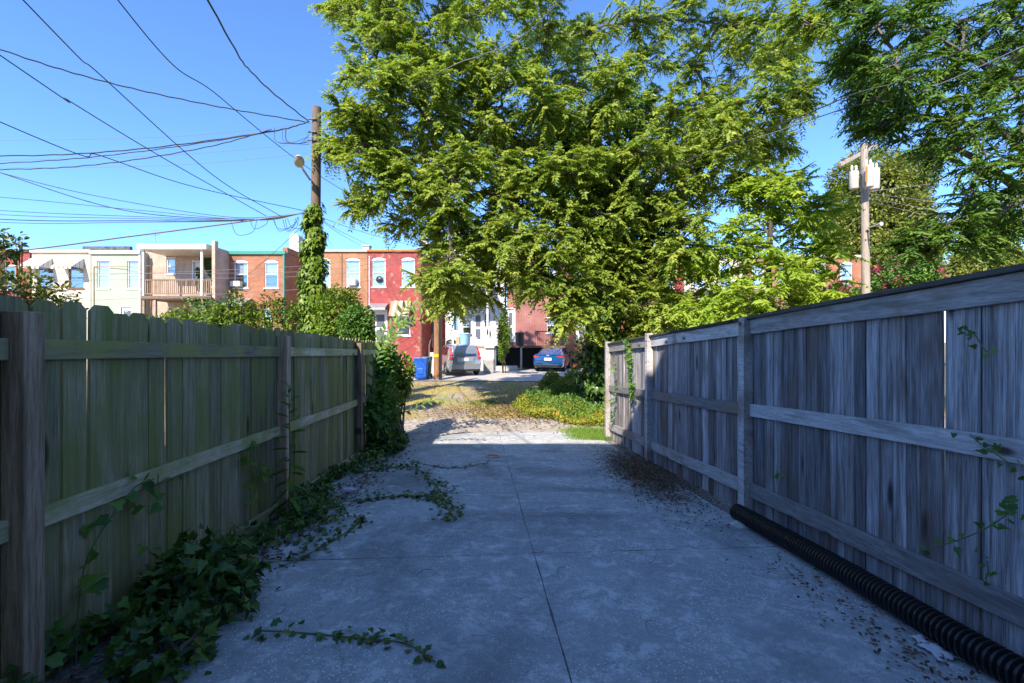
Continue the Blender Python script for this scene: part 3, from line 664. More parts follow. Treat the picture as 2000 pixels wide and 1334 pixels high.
# link wall between red and white: recessed dark red wall with a door
r, x0, x1, z0 = house('narrow dark red brick recess with a dark door beside the white house', 826, 868, YR + 3.5, zz(500, YR), 'br_rd', doors=[(838, 858, 592, 660, dict(m='brown'))])
st = thing('back_steps', 'grey concrete back steps with a pipe rail under the recessed door', 'steps', (xx(842, YR), YR, gz(YR)))
for i in range(5): MB().box(xx(834, YR) + .0, xx(858, YR), YR + .3 + i * .3, YR + .596 + i * .3, gz(YR), gz(YR) + .2 * (i + 1)).build('step', M['stone'], st)
mb = MB(); mb.tube([(xx(836, YR), YR + .4, gz(YR) + .2), (xx(836, YR), YR + .4, 1.15), (xx(836, YR), YR + 1.7, 2.0), (xx(836, YR), YR + 1.7, 1.0)], .025, 6); mb.build('handrail', M['galv'], st)
# white sided with porch
YW = 31.2
r, x0, x1, z0 = house('white sided row house behind the silver car, its porch crowded with stored things', 870, 986, YW, zz(478, YW), 'sd_wh', wins=[(884, 908, 510, 560, dict()), (945, 970, 510, 560, dict()), (903, 920, 625, 652, dict(fill='half')), (945, 958, 612, 640, dict(fill='unlit_backing'))], doors=[(925, 942, 610, 668, dict())])
cornice(r, x0, x1, YW, zz(480, YW), 'cream', .2)
YQ = 28.9; zp = zz(679, YQ)
pp = MB().box(xx(872, YQ), xx(965, YQ), YQ, YW - .01, gz(YQ) - .1, zp).build('porch_base', M['stone'], r); MB().box(xx(871, YQ), xx(966, YQ), YQ - .06, YW - .012, zp + .003, zp + .09).build('porch_floor', M['deckw'], r)
for px in (884, 952): MB().box(xx(px, YQ) - .06, xx(px, YQ) + .06, YQ + .05, YQ + .17, zp + .093, zz(560, YQ)).build('porch_post', M['white'], r)
MB().box(xx(868, YQ), xx(962, YQ), YQ - .1, YW - .01, zz(560, YQ) + .004, zz(553, YQ)).build('porch_roof', M['sd_wh'], r)
sc = thing('porch_screen', 'white slatted porch screen with dark scraps hanging on it', 'screen', (xx(955, YQ), YQ - .12, zp))
for i in range(7): MB().box(xx(947, YQ) + i * .092, xx(947, YQ) + i * .092 + .086, YQ - .14, YQ - .10, zp - .02, zz(640, YQ)).build('slat', M['white'], sc)
for px, a, b in ((952, 642, 655), (957, 643, 661)): MB().tube([(xx(px, YQ), YQ - .16, zz(a, YQ)), (xx(px + .4, YQ), YQ - .17, zz((a + b) / 2, YQ)), (xx(px, YQ), YQ - .16, zz(b, YQ))], [.02, .05, .015], 6).build('scrap', M['black'], sc)
zf = zp + .095
single(MB().lathe((xx(906, YQ), YQ + .35, zf), [(0, 0), (.25, 0), (.30, .75), (.32, .75), (.32, .80), (.27, .80), (.25, .70), (0, .66)], 18), 'storage_barrel', M['ltblue'], 'pale blue open barrel on the white house porch', 'barrel', smooth=40)
single(MB().hexa([(xx(889, YQ), YQ + .2, zf), (xx(897, YQ), YQ + .2, zf), (xx(897, YQ), YQ + .6, zf), (xx(889, YQ), YQ + .6, zf), (xx(890, YQ), YQ + .2, zf + .6), (xx(896, YQ), YQ + .25, zf + .6), (xx(896, YQ), YQ + .55, zf + .6), (xx(890, YQ), YQ + .55, zf + .6)]), 'cardboard_box', M['card'], 'upright cardboard box on the porch beside the blue barrel', 'box', bevel=.01)
single(MB().lathe((xx(880, YQ), YQ + .4, zf), [(0, 0), (.26, 0), (.36, .15), (.33, .33), (.15, .42), (0, .44)], 12), 'rubbish_bag', M['black'], 'lumpy black bag on the white house porch', 'bag', smooth=60)
single(MB().hexa([(xx(917, YQ), YQ + .2, zf), (xx(931, YQ), YQ + .25, zf), (xx(931, YQ), YQ + .6, zf), (xx(917, YQ), YQ + .6, zf), (xx(918, YQ), YQ + .3, zf + .62), (xx(932, YQ), YQ + .3, zf + .55), (xx(931, YQ), YQ + .5, zf + .55), (xx(918, YQ), YQ + .5, zf + .62)]), 'storage_bundle', M['paper'], 'pale wrapped bundle on the white house porch', 'bundle', bevel=.06)
mb = MB(); mb.add([(xx(885, YQ), YQ + .3, zz(598, YQ)), (xx(893, YQ), YQ + .35, zz(600, YQ)), (xx(894, YQ), YQ + .42, zz(646, YQ)), (xx(886, YQ), YQ + .3, zz(644, YQ)), (xx(885, YQ), YQ + .32, zz(598, YQ)), (xx(893, YQ), YQ + .37, zz(600, YQ)), (xx(894, YQ), YQ + .44, zz(646, YQ)), (xx(886, YQ), YQ + .32, zz(644, YQ))], [(0, 3, 2, 1), (4, 5, 6, 7), (0, 1, 5, 4), (1, 2, 6, 5), (2, 3, 7, 6), (3, 0, 4, 7)]); single(mb, 'hanging_tarp', M['ltblue'], 'pale blue tarp hanging from the white porch roof', 'tarp')
# dark brick with store-room under porch
r, x0, x1, z0 = house('dark red brick row house with pale mortar and a dark store under its porch', 990, 1105, YR, zz(492, YR), 'br_dk', wins=[(1003, 1018, 515, 560, dict(arch=True)), (1062, 1085, 515, 560, dict(arch=True)), (1068, 1098, 622, 650, dict(fill='half'))], doors=[(990.5, 1004, 604, 668, dict())])
cornice(r, x0, x1, YR, zz(494, YR), 'brown', .15)
MB().box(xx(968, YQ), xx(1104, YQ), YQ, YR - .01, zp, zp + .12).build('porch_floor', M['brown'], r)
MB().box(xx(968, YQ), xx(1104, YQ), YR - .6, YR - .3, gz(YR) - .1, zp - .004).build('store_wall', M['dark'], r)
for px in (968, 1018, 1075): MB().box(xx(px, YQ) - .06, xx(px, YQ) + .06, YQ + .03, YQ + .15, gz(YQ) - .1, zp - .003).build('porch_post', M['galv'], r)
MB().box(xx(965, YQ), xx(1010, YQ), YQ - .75, YQ - .1, gz(YQ) - .1, gz(YQ) + .30).build('low_kerb', M['stone'], r)
rl = MB().box(xx(1046, YQ), xx(1104, YQ), YQ + .04, YQ + .08, zp + 1.0, zp + 1.05).build('railing', M['black'], r)
for i in range(16): MB().box(xx(1046, YQ) + i * .118, xx(1046, YQ) + i * .118 + .022, YQ + .05, YQ + .07, zp + .122, zp + .998).build('baluster', M['black'], rl)
tc = thing('trash_can', 'tall black plastic trash can on the brick house porch', 'trash can', (xx(1015, YQ), YQ + .3, zp + .122))
MB().lathe((xx(1015, YQ), YQ + .3, zp + .122), [(0, 0), (.24, 0), (.29, .74), (.31, .74), (.31, .78), (0, .78)], 18).build('body', M['black'], tc, 40); MB().lathe((xx(1015, YQ), YQ + .3, zp + .904), [(.32, 0), (.32, .04), (.2, .1), (0, .11)], 18).build('lid', M['black'], tc, 40)
# houses to the right behind the trees
for (a, b, wm, lab, top) in ((1106, 1220, 'br_or', 'brick row house largely hidden behind the ivy covered tree trunk', 492), (1221, 1335, 'br_rd', 'red brick row house seen in scraps through the tree foliage', 494), (1336, 1450, 'sd_w', 'cream house with a back porch peeping over the grey fence', 500), (1451, 1570, 'br_dk', 'dark brick house behind the bright young tree', 500), (1571, 1690, 'br_or', 'orange brick house behind the transformer pole', 500)):
    s_ = (b - a)
    r, x0, x1, z0 = house(lab, a, b, YR, zz(top, YR), wm, wins=[(a + 18, a + 42, 512, 562, dict(arch=True)), (a + 70, a + 94, 512, 562, dict(arch=True)), (a + 66, a + 92, 612, 652, dict(fill='unlit_backing'))], doors=[(a + 22, a + 44, 606, 668, dict())])
    cornice(r, x0, x1, YR, zz(top + 1, YR), 'cream', .15)
    if a == 1336:
        MB().box(x0, x1, YR - 2.2, YR - .01, zz(583, YR), zz(576, YR)).build('porch_roof', M['roof'], r)
        for t in (.05, .5, .95): MB().box(x0 + (x1 - x0) * t - .07, x0 + (x1 - x0) * t + .07, YR - 2.1, YR - 1.96, z0, zz(583, YR) - .004).build('porch_post', M['cream'], r)
        MB().box(x0, x1, YR - 2.12, YR - .02, zz(668, YR), zz(662, YR)).build('porch_floor', M['deckw'], r); rl = MB().box(x0 + .1, x1 - .1, YR - 2.05, YR - 2.0, zz(640, YR), zz(638, YR)).build('railing', M['white'], r)
        for i in range(22): MB().box(x0 + .15 + i * .17, x0 + .2 + i * .17, YR - 2.04, YR - 2.01, zz(662, YR) + .004, zz(640, YR) - .004).build('baluster', M['white'], rl)
# houses behind the camera that shade the driveway
YB = -2.6; ZB = (8.35 - YB) * .87 - .47
for i in range(7):
    xa = -17 + i * 4.6; ops = [(xa + .7, xa + 1.6, 1.2, 2.8), (xa + 2.9, xa + 3.8, 1.2, 2.8), (xa + .7, xa + 1.6, 4.8, 6.5), (xa + 2.9, xa + 3.8, 4.8, 6.5)]
    r = thing('row_house', 'cream painted brick row house closing the near end of the driveway', 'house', (xa + 2.3, YB - 4, 0), 'brick houses at the near end of the driveway')
    mb = MB(); mb.box(xa + .004, xa + 4.596, YB - 9, YB, gz(YB) - .2, ZB); mb.build('wall', M['br_back'], r)
    MB().box(xa + .03, xa + 4.57, YB - 8.9, YB - .12, ZB + .003, ZB + .05).build('roof', M['roof'], r)
    for a, b, c, d in ops:
        w = MB().box(a, b, YB + .004, YB + .05, c, d).build('window', M['white'], r); MB().box(a + .08, b - .08, YB + .052, YB + .056, c + .08, d - .08).build('pane', M['unlit_backing'], w)

# antenna on the roofs
an = thing('roof_antenna', 'thin television antenna on the roof above the beige porch', 'antenna', (xx(279, YA + 1), YA + 1, zz(485, YA + 1)))
MB().tube([(xx(279, YA), YA + 1, zz(495, YA)), (xx(279, YA), YA + 1, zz(443, YA))], .025, 6).build('mast', M['galv'], an)
for i, dz in enumerate((0, -.18, -.3)): MB().tube([(xx(279, YA) - .3 + .1 * i, YA + 1 - .2, zz(445, YA) + dz + .02), (xx(279, YA) + .35 - .1 * i, YA + 1 + .2, zz(443, YA) + dz + .08)], .012, 5).build('element', M['galv'], an)

# ------------------------------------------------------------------ cars
def loft(secs, name, m, parent, smooth=40):
    """secs: list of (y, [(x,z)...]) half sections from bottom centre round to top centre"""
    mb = MB(); k = len(secs[0][1]); V = []
    for y, pts in secs:
        full = pts + [(-x, z) for x, z in pts[::-1]]
        V += [(x, y, z) for x, z in full]
    K = 2 * k; Fc = []
    for i in range(len(secs) - 1):
        for j in range(K): Fc.append((i*K + j, i*K + (j+1) % K, (i+1)*K + (j+1) % K, (i+1)*K + j))
    Fc += [tuple(range(K))[::-1], tuple((len(secs)-1)*K + j for j in range(K))]
    return mb.add(V, [f[::-1] for f in Fc]).build(name, m, parent, smooth)
def lower(y, w, zb, zt): return (y, [(0, zb), (w * .86, zb), (w * .97, zb + .10), (w, zb + (zt - zb) * .45), (w * .985, zb + (zt - zb) * .8), (w * .93, zt), (0, zt + .012)])
def upper(y, w0, w1, z0, z1): return (y, [(0, z0), (w0, z0), (w0 * .5 + w1 * .5 + .02, (z0 + z1) / 2), (w1, z1 - .05), (w1 - .09, z1 - .005), (0, z1 + .015)])
def car(name, label, loc, rz, L, Wd, paint, low, up, rear_glass, side_glass, lights, plate, wheels, extra=()):
    r = thing(name, label, 'car', loc, None, True, rz); h = Wd / 2
    b = loft([lower(*q) for q in low], 'body', M[paint], r); loft([upper(*q) for q in up], 'cabin', M[paint], r)
    def quad(nm, q, m, par, th=.012):
        a = Vector(q[1]) - Vector(q[0]); c = Vector(q[3]) - Vector(q[0]); nrm = a.cross(c).normalized() * th
        return MB().hexa([Vector(p) - nrm * .3 for p in q] + [Vector(p) + nrm for p in q]).build(nm, M[m], par, None, .004)
    for q in rear_glass: quad('rear_window', q, 'carglass', r)
    for q in side_glass:
        quad('side_window', q, 'carglass', r); quad('side_window', [(-p[0], p[1], p[2]) for p in q][::-1], 'carglass', r)
    for q in lights:
        quad('tail_light', q, 'red', r, .03); quad('tail_light', [(-p[0], p[1], p[2]) for p in q][::-1], 'red', r, .03)
    pl = quad('number_plate', plate, 'plate', r, .012)
    for nm, q, m in extra: quad(nm, q, m, r, .015)
    for y in wheels:
        for s in (-1, 1):
            x = s * (h - .10); w = MB()
            n = 24; V = []; Fc = []
            for rr, dx in ((.20, -.105), (.30, -.11), (.335, -.08), (.335, .08), (.30, .11), (.20, .105)):
                for k in range(n): a = 2*math.pi*k/n; V.append((x + dx * s, y + rr * math.cos(a), .335 + rr * math.sin(a)))
            for i in range(5):
                for k in range(n): Fc.append((i*n+k, i*n+(k+1) % n, (i+1)*n+(k+1) % n, (i+1)*n+k))
            wo_ = w.add(V, Fc).build('wheel', M['tyre'], r, 40)
            mb = MB(); mb.add([(x + .06 * s, y + .21 * math.cos(2*math.pi*k/n), .335 + .21 * math.sin(2*math.pi*k/n)) for k in range(n)], [tuple(range(n))])
            for k in range(5):
                a = 2*math.pi*k/5 + .3; mb.bar((x + .085 * s, y + .03 * math.cos(a), .335 + .03 * math.sin(a)), (x + .085 * s, y + .2 * math.cos(a), .335 + .2 * math.sin(a)), .05, .03, (1, 0, 0))
            mb.build('rim', M['rim'], wo_)
            mb = MB(); mb.tube([(s * (h - .005), y + .385 * math.cos(a), .335 + .385 * math.sin(a)) for a in np.linspace(-.25, math.pi + .25, 14)], .03, 6); mb.build('wheel_arch', M['black'], r)
    return r
cy = 24.0; cl = P(909, 734, cy)
car('parked_car', 'silver sport utility car with tall red tail lights parked behind the reddish pole', (cl.x, cy, gz(cy) + .02), math.radians(20), 4.5, 1.82, 'silver',
    [(0, .80, .34, .72), (.05, .87, .30, 1.02), (.25, .91, .24, 1.06), (1.2, .91, .20, 1.04), (2.8, .91, .20, 1.02), (3.4, .90, .22, 1.0), (4.1, .85, .24, .88), (4.42, .70, .30, .70)],
    [(.10, .84, .70, 1.0, 1.30), (.30, .86, .70, 1.0, 1.60), (.75, .87, .68, 1.0, 1.66), (2.0, .87, .68, 1.0, 1.68), (2.7, .86, .66, 1.0, 1.60), (3.4, .84, .60, .99, 1.05)],
    [[(-.62, .055, 1.06), (.62, .055, 1.06), (.53, .285, 1.52), (-.53, .285, 1.52)]],
    [[(.855, .55, 1.08), (.855, 1.5, 1.08), (.735, 1.5, 1.54), (.745, .75, 1.52)], [(.855, 1.56, 1.08), (.855, 2.7, 1.08), (.735, 2.45, 1.52), (.735, 1.56, 1.54)]],
    [[(.70, .02, 1.10), (.83, .10, 1.10), (.735, .27, 1.48), (.66, .22, 1.48)], [(.68, -.02, .88), (.86, .02, .88), (.85, .02, 1.02), (.68, -.015, 1.02)]],
    [(-.20, -.02, .80), (.16, -.02, .80), (.16, -.015, .95), (-.20, -.015, .95)], (.78, 3.42),
    [('high_brake_light', [(-.2, .255, 1.57), (.2, .255, 1.57), (.2, .27, 1.60), (-.2, .27, 1.60)], 'red'), ('bumper', [(-.80, -.05, .36), (.80, -.05, .36), (.82, -.05, .62), (-.82, -.05, .62)], 'silver'), ('plate_recess', [(-.42, -.012, .76), (.42, -.012, .76), (.46, -.008, .98), (-.46, -.008, .98)], 'galv'), ('lower_trim', [(-.78, -.04, .28), (.78, -.04, .28), (.8, -.045, .355), (-.8, -.045, .355)], 'black'), ('wiper', [(-.05, .03, 1.06), (.36, .04, 1.07), (.36, .05, 1.09), (-.05, .04, 1.08)], 'black')])
cy = 27.0; cl = P(1070, 727, cy)
car('parked_car', 'dark blue sedan with low tail lights parked beside the ivy covered trunk', (cl.x, cy, gz(cy) + .02), math.radians(-14), 4.85, 1.84, 'bluecar',
    [(0, .80, .36, .80), (.05, .88, .30, 1.00), (.25, .92, .24, 1.03), (1.2, .92, .20, 1.0), (2.8, .92, .20, .98), (3.5, .91, .22, .95), (4.4, .86, .24, .82), (4.8, .70, .30, .66)],
    [(.62, .82, .68, .98, 1.04), (1.05, .84, .62, .98, 1.28), (1.55, .85, .60, .98, 1.42), (2.3, .85, .60, .98, 1.45), (2.9, .84, .60, .97, 1.36), (3.7, .80, .58, .95, 1.0)],
    [[(-.66, .66, 1.05), (.66, .66, 1.05), (.55, 1.42, 1.375), (-.55, 1.42, 1.375)]],
    [[(.845, 1.1, 1.03), (.845, 1.9, 1.03), (.66, 1.9, 1.38), (.66, 1.5, 1.36)], [(.845, 1.96, 1.03), (.845, 3.1, 1.03), (.66, 2.75, 1.34), (.66, 1.96, 1.38)]],
    [[(.55, -.005, .86), (.86, .06, .86), (.87, .08, .95), (.55, .01, .95)]],
    [(-.22, -.02, .68), (.22, -.02, .68), (.22, -.015, .84), (-.22, -.015, .84)], (.95, 3.75),
    [('lower_trim', [(-.80, -.03, .30), (.80, -.03, .30), (.82, -.03, .44), (-.82, -.03, .44)], 'black'), ('badge', [(-.08, -.0, .95), (.08, .0, .95), (.08, .0, 1.0), (-.08, .0, 1.0)], 'galv'), ('spoiler', [(-.78, .0, 1.0), (.78, .0, 1.0), (.78, .06, 1.05), (-.78, .06, 1.05)], 'bluecar')])

# ------------------------------------------------------------------ yard things
def cart(label, px, py, Y, w, h, m, lidm, rz=0):
    c = P(px, py, Y); c.z = gz(Y) + .01; r = thing('wheeled_bin', label, 'bin', c, None, True, rz); a, b = w / 2, w / 2 * .82
    MB().hexa([(-b, -b, .06), (b, -b, .06), (b, b, .06), (-b, b, .06), (-a, -a, h), (a, -a, h), (a, a, h), (-a, a, h)]).build('body', M[m], r, None, .02)
    MB().box(-a - .02, a + .02, -a - .05, a + .04, h + .003, h + .06).build('lid', M[lidm], r, None, .02)
    MB().box(-a - .012, a + .012, -a - .014, a + .012, h - .09, h - .01).build('rim', M[m], r, None, .008)
    MB().box(-b * .55, b * .55, -a * .985, -a * .90, h * .28, h * .55).build('front_panel', M[m], r, None, .01)
    MB().tube([(-a * .7, a + .08, h - .02), (a * .7, a + .08, h - .02)], .022, 8).build('handle', M['black'], r)
    for s in (-1, 1): MB().tube([(s * (b - .02), b + .03, .11), (s * (b + .05), b + .03, .11)], .11, 14).build('wheel', M['black'], r)
    return r
cart('blue wheeled recycling bin beside the reddish pole', 823, 740, 22.0, .62, 1.02, 'bluebin', 'bluebin')
cart('dark green wheeled bin half behind the blue recycling bin', 831, 738, 22.9, .58, 1.02, 'grnbin', 'grnbin')
ac = P(954, 720, 26.2); r = thing('air_conditioner_unit', 'grey louvred air conditioner unit beside the silver car', 'air conditioner', (ac.x, 26.2, gz(26)))
MB().box(ac.x - .3, ac.x + .3, 26.2, 26.8, gz(26) + .02, gz(26) + .82).build('casing', M['galv'], r, None, .02)
for i in range(12): MB().box(ac.x - .28, ac.x + .28, 26.18, 26.197, gz(26) + .08 + i * .058, gz(26) + .105 + i * .058).build('louvre', M['stone'], r)
bl = P(826, 715, 24.5); single(MB().box(bl.x + .35, bl.x + .75, 24.6, 25.2, gz(24.6), gz(24.6) + 1.25), 'concrete_pier', M['stone'], 'tall grey concrete pier behind the blue recycling bin', 'pier', bevel=.02)

# ------------------------------------------------------------------ utility poles
def pole(px, Y, ztop, r0, r1, m, label, lean=0):
    b = P(px, 667, Y); b.z = gz(Y); r = thing('utility_pole', label, 'utility pole', b); pts = []
    for i in range(9): t = i / 8; pts.append((b.x + lean * t, Y, b.z - .2 + (ztop - b.z + .2) * t))
    MB().tube(pts, [r0 + (r1 - r0) * i / 8 for i in range(9)], 14).build('pole_shaft', M[m], r, 40); return r, b
Y1 = 13.0
p1, b1 = pole(612, Y1, zz(210, Y1), .165, .12, 'pole', 'brown wooden utility pole with street lamp, its lower half wrapped in ivy', .10)
mb = MB(); a = P(606, 352, Y1); e = P(588, 322, Y1 - .7); mb.tube([a, (a.x - .1, Y1 - .25, a.z + .22), e], .03, 8); mb.build('lamp_arm', M['lampm'], p1)
h = MB(); h.lathe((0, 0, 0), [(0, -.05), (.10, -.05), (.14, 0), (.11, .07), (.04, .10), (0, .10)], 14); o = h.build('lamp_head', M['lampm'], None, 40); o.scale = (1.0, 2.1, 1); o.rotation_euler = (math.radians(-12), 0, math.radians(25)); o.location = P(584, 316, Y1 - .8); put(o, p1)
for py, dx in ((237, -.2), (262, -.22), (278, -.22), (415, -.25)):
    c = P(612, py, Y1); MB().box(c.x - .10, c.x + .14, Y1 - .17, Y1 - .12, c.z - .018, c.z + .018).build('bracket', M['black'], p1)
p2, b2 = pole(855, 22.0, zz(345, 22), .20, .15, 'pole_o', 'reddish wooden utility pole standing beside the silver car')
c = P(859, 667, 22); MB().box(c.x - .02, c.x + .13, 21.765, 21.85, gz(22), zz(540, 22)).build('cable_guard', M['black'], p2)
MB().lathe((b2.x, 22, zz(697, 22)), [(.208, 0), (.21, 0), (.21, .14), (.208, .14)], 18).build('yellow_band', M['yellow'], p2)
mb = MB(); a = P(862, 352, 22); mb.tube([a, P(880, 345, 21.4)], .04, 6).box(*[v for v in (P(880, 350, 21.2).x, P(895, 350, 21.2).x)], 21.1, 21.5, P(880, 352, 21.2).z, P(880, 343, 21.2).z); mb.build('lamp_head', M['white'], p2)
Y3 = 17.0
p3, b3 = pole(1694, Y3, zz(280, Y3), .15, .115, 'pole_g', 'pale grey utility pole with crossarms and three transformers', -.12)
for (pa, pb, za, zb_, nm) in ((1640, 1712, 322, 283, 'crossarm'), (1676, 1718, 268, 250, 'crossarm')):
    A = P(pa, za, Y3 - .5); B = P(pb, zb_, Y3 + .6); MB().bar(A, B, .10, .12).build(nm, M['pole_g'], p3)
for t in (.1, .3, .8):
    A = P(1640, 322, Y3 - .5); B = P(1712, 283, Y3 + .6); c = A.lerp(B, t); MB().lathe((c.x, c.y, c.z + .05), [(.05, 0), (.05, .04), (.03, .06), (.05, .09), (.02, .14), (0, .14)], 8).build('insulator', M['brown'], p3)
for (px, py, h_, w_, Yo) in ((1668, 352, 34, .15, Y3 - .1), (1696, 345, 42, .17, Y3 - .45), (1708, 350, 40, .165, Y3 + .3)):
    c = P(px, py, Yo); hh = h_ * Yo / F; t = MB().lathe((c.x, c.y, c.z - hh / 2), [(0, 0), (w_ * .9, 0), (w_, .03), (w_, hh - .05), (w_ * .95, hh), (0, hh + .04)], 18).build('transformer', M['stone'], p3, 40)
    for q in (-.08, .08): MB().lathe((c.x + q, c.y, c.z + hh / 2 + .03), [(.035, 0), (.035, .05), (.05, .06), (.03, .1), (.05, .12), (.02, .2), (0, .2)], 8).build('bushing', M['white'], t)
mb = MB(); c = P(1690, 345, Y3 - .60); mb.add([(c.x - .03, c.y - .04, c.z - .2), (c.x + .05, c.y - .04, c.z - .22), (c.x + .06, c.y - .04, c.z + .35), (c.x - .02, c.y - .04, c.z + .36)], [(0, 1, 2, 3)]); mb.build('rust_streak', M['rust'], p3)
MB().tube([P(1696, 445, Y3 - .2), P(1712, 440, Y3 - .8), P(1722, 437, Y3 - 1.0)], [.03, .03, .08], 8).build('lamp_arm', M['lampm'], p3)

# ------------------------------------------------------------------ wires
def catmull(pts, n=10):
    p = [Vector(q) for q in pts]; p = [p[0] * 2 - p[1]] + p + [p[-1] * 2 - p[-2]]; out = []
    for i in range(1, len(p) - 2):
        for k in range(n):
            t = k / n; a, b, c, d = p[i-1:i+3]; out.append(.5 * ((2*b) + (c - a) * t + (2*a - 5*b + 4*c - d) * t*t + (3*b - a - 3*c + d) * t**3))
    return out + [p[-2]]
def wire(pts, r, label, group, m='wire', twist=False):
    q = catmull([p if isinstance(p, Vector) else P(*p) for p in pts], 14); mb = MB()
    if twist:
        o = []
        for i, p in enumerate(q): o.append(p + Vector((0, .4, 1)).normalized() * (.012 * math.sin(i * 1.9)))
        q = o
    mb.tube(q, r, 5); return single(mb, 'overhead_wire', M[m], label, 'wire', group, smooth=80)
V3 = lambda x, y, z: Vector((x, y, z))
g1 = 'wires from the ivy pole to the near houses'; l1 = 'black overhead wire slanting from the ivy wrapped pole up over the left fence'
wire([(602, 237, Y1), (500, 150, 10.4), (405, 0, 7.0), V3(-2.4, -2.5, 7.0)], .016, 'thick twisted black cable slanting from the ivy wrapped pole top towards the driveway houses', None, twist=True)
wire([(742, 414, 19), (612, 335, 13.4), (430, 190, 9), (230, 0, 6.2), V3(-3.6, -2.5, 7.6)], .009, l1, g1)
wire([(548, 422, 12.8), (420, 345, 10.5), (200, 150, 7.6), (45, 0, 6.0), V3(-5.2, -2.5, 7.8)], .009, l1, g1)
wire([(520, 422, 12.7), (330, 315, 9.8), (140, 200, 7.8), (0, 108, 6.6), V3(-8.5, -2.5, 7.6)], .009, l1, g1)
wire([(606, 414, 13), (380, 365, 11), (200, 305, 9), (0, 238, 7.5), V3(-11, -2.5, 6.4)], .009, l1, g1)
wire([(596, 238, Y1), (400, 203, 12.2), (200, 158, 11.2), (0, 96, 10.2), (-300, -20, 9.2)], .016, 'twisted black cable from the ivy pole top dipping towards the red brick house side', None, twist=True)
g2 = 'cables along the alley at pole top'; l2 = 'thick sagging cable running along the alley from the ivy wrapped pole top'
wire([(604, 238, Y1), (520, 258, Y1), (260, 292, Y1), (0, 304, Y1), (-400, 290, Y1)], .017, l2, g2, twist=True)
wire([(604, 238, Y1 + .05), (520, 259, Y1), (240, 300, Y1), (0, 319, Y1), (-400, 330, Y1)], .013, l2, g2, twist=True)
wire([(530, 253, Y1), (400, 288, Y1), (200, 320, Y1), (0, 331, Y1), (-400, 330, Y1)], .014, l2, g2, twist=True)
g3 = 'bundle of cables on the lower ivy pole bracket'; l3 = 'black cable of the lower bundle reaching the ivy wrapped pole above its leaves'
wire([(600, 415, Y1), (500, 428, Y1), (250, 412, Y1), (0, 337, Y1 - .6), (-300, 230, Y1 - 1)], .012, l3, g3)
wire([(598, 416, Y1), (450, 424, Y1), (200, 385, Y1), (0, 337, Y1 - .8), (-300, 250, Y1 - 1)], .009, l3, g3)
for yy in (385, 411, 419, 428, 434): wire([(598, 414, Y1), (500, 430, Y1 + .02 * (yy - 400)), (260, (yy + 434) / 2, Y1), (0, yy, Y1), (-400, yy - 30, Y1)], .008 if yy != 428 else .013, l3, g3)
wire([(600, 415, Y1 - .1), (480, 432, Y1 - .2), (250, 462, Y1 - 1), (0, 493, Y1 - 1.8), (-400, 520, Y1 - 2.6)], .021, 'grey jacketed main cable sloping below the lower wire bundle', None, 'wireg')
g4 = 'thin pale wires'; l4 = 'thin pale wire crossing the sky beside the ivy wrapped pole'
for a, b, c in ((274, 262, 240), (313, 298, 278), (328, 318, 298)): wire([(-300, a - 2, 16), (0, a, 16), (350, b + 4, 16), (610, c, 16), (700, c - 12, 16.2), (1000, c - 70, 17)], .006, l4, g4, 'wireg')
g5 = 'house service drops'; l5 = 'thin service wire dropping from the ivy wrapped pole to a row house'
for (px, py, Y) in ((720, 478, YR), (705, 480, YR), (650, 482, YR), (815, 482, YR), (555, 510, YA), (420, 590, YA)): wire([(614, 420, Y1), ((614 + px) / 2, (420 + py) / 2 + 4, (Y1 + Y) / 2), (px, py, Y)], .009, l5, g5)
g6 = 'wires through the big tree'; l6 = 'overhead wire passing through the big tree crown'
wire([(618, 237, Y1), (720, 212, 12), (870, 135, 10), (1090, 5, 7.8), V3(3.2, 2.5, 8.2), V3(4.5, -2.5, 8.4)], .010, 'twisted grey cable rising from the ivy wrapped pole top through the big tree', None, 'wireg', True)
wire([(1010, 440, 14), (1330, 318, 10.5), (1640, 195, 8.2), (2000, 25, 6.4), V3(10, -2.5, 8)], .012, 'heavy black wire slanting from the big tree over the grey fence', None)
wire([(860, 400, 21), (1100, 350, 15), (1400, 290, 12), (1640, 215, 9.5), (2000, 90, 7.5), V3(12, -2.5, 7.4)], .011, 'grey wire slanting from the reddish pole through the big tree over the grey fence', None, 'wireg')
wire([(860, 452, 21), (1100, 443, 19), (1400, 405, 17.5), (1690, 375, Y3), (2000, 335, 15), (2400, 280, 13)], .012, 'grey wire strung between the reddish pole and the transformer pole', None, 'wireg')
g7 = 'wires along the houses'; l7 = 'thin wire strung low in front of the row houses'
for a, b, c in ((540, 525, 515), (534, 530, 527), (548, 540, 536), (590, 572, 560)): wire([(100, a, 26), (400, b + 4, 26), (640, c, 26), (820, c - 30, 28)], .011, l7, g7, 'wireg')
for k in range(7):
    x = random.uniform(440, 590); y = random.uniform(424, 432); w = random.uniform(20, 45)
    wire([(x, y, Y1 - .1), (x + w * .3, y + random.uniform(14, 32), Y1 - .25), (x + w, y + random.uniform(8, 24), Y1 - .1), (x + w * 1.2, y - 4, Y1)], .007, 'looping slack cable hanging off the lower wire bundle', 'slack cable loops')
for k in range(5):
    x = random.uniform(528, 575); wire([(x, 250, Y1), (x + 2, 275, Y1 - .1), (x + 28, 280, Y1 - .1), (604, 262 + 5 * k, Y1)], .007, 'short loose jumper cable looping beside the ivy pole top', 'jumper cables')
for px in (1702, 1712, 1720): wire([(px - 14, 375 + (px - 1700), Y3), (1800, 388 + (px - 1700) * 1.5, 15.5), (2000, 420 + (px - 1700) * 2, 14)], .009, 'pale wire leaving the transformer pole', 'wires at the transformer pole', 'wireg')

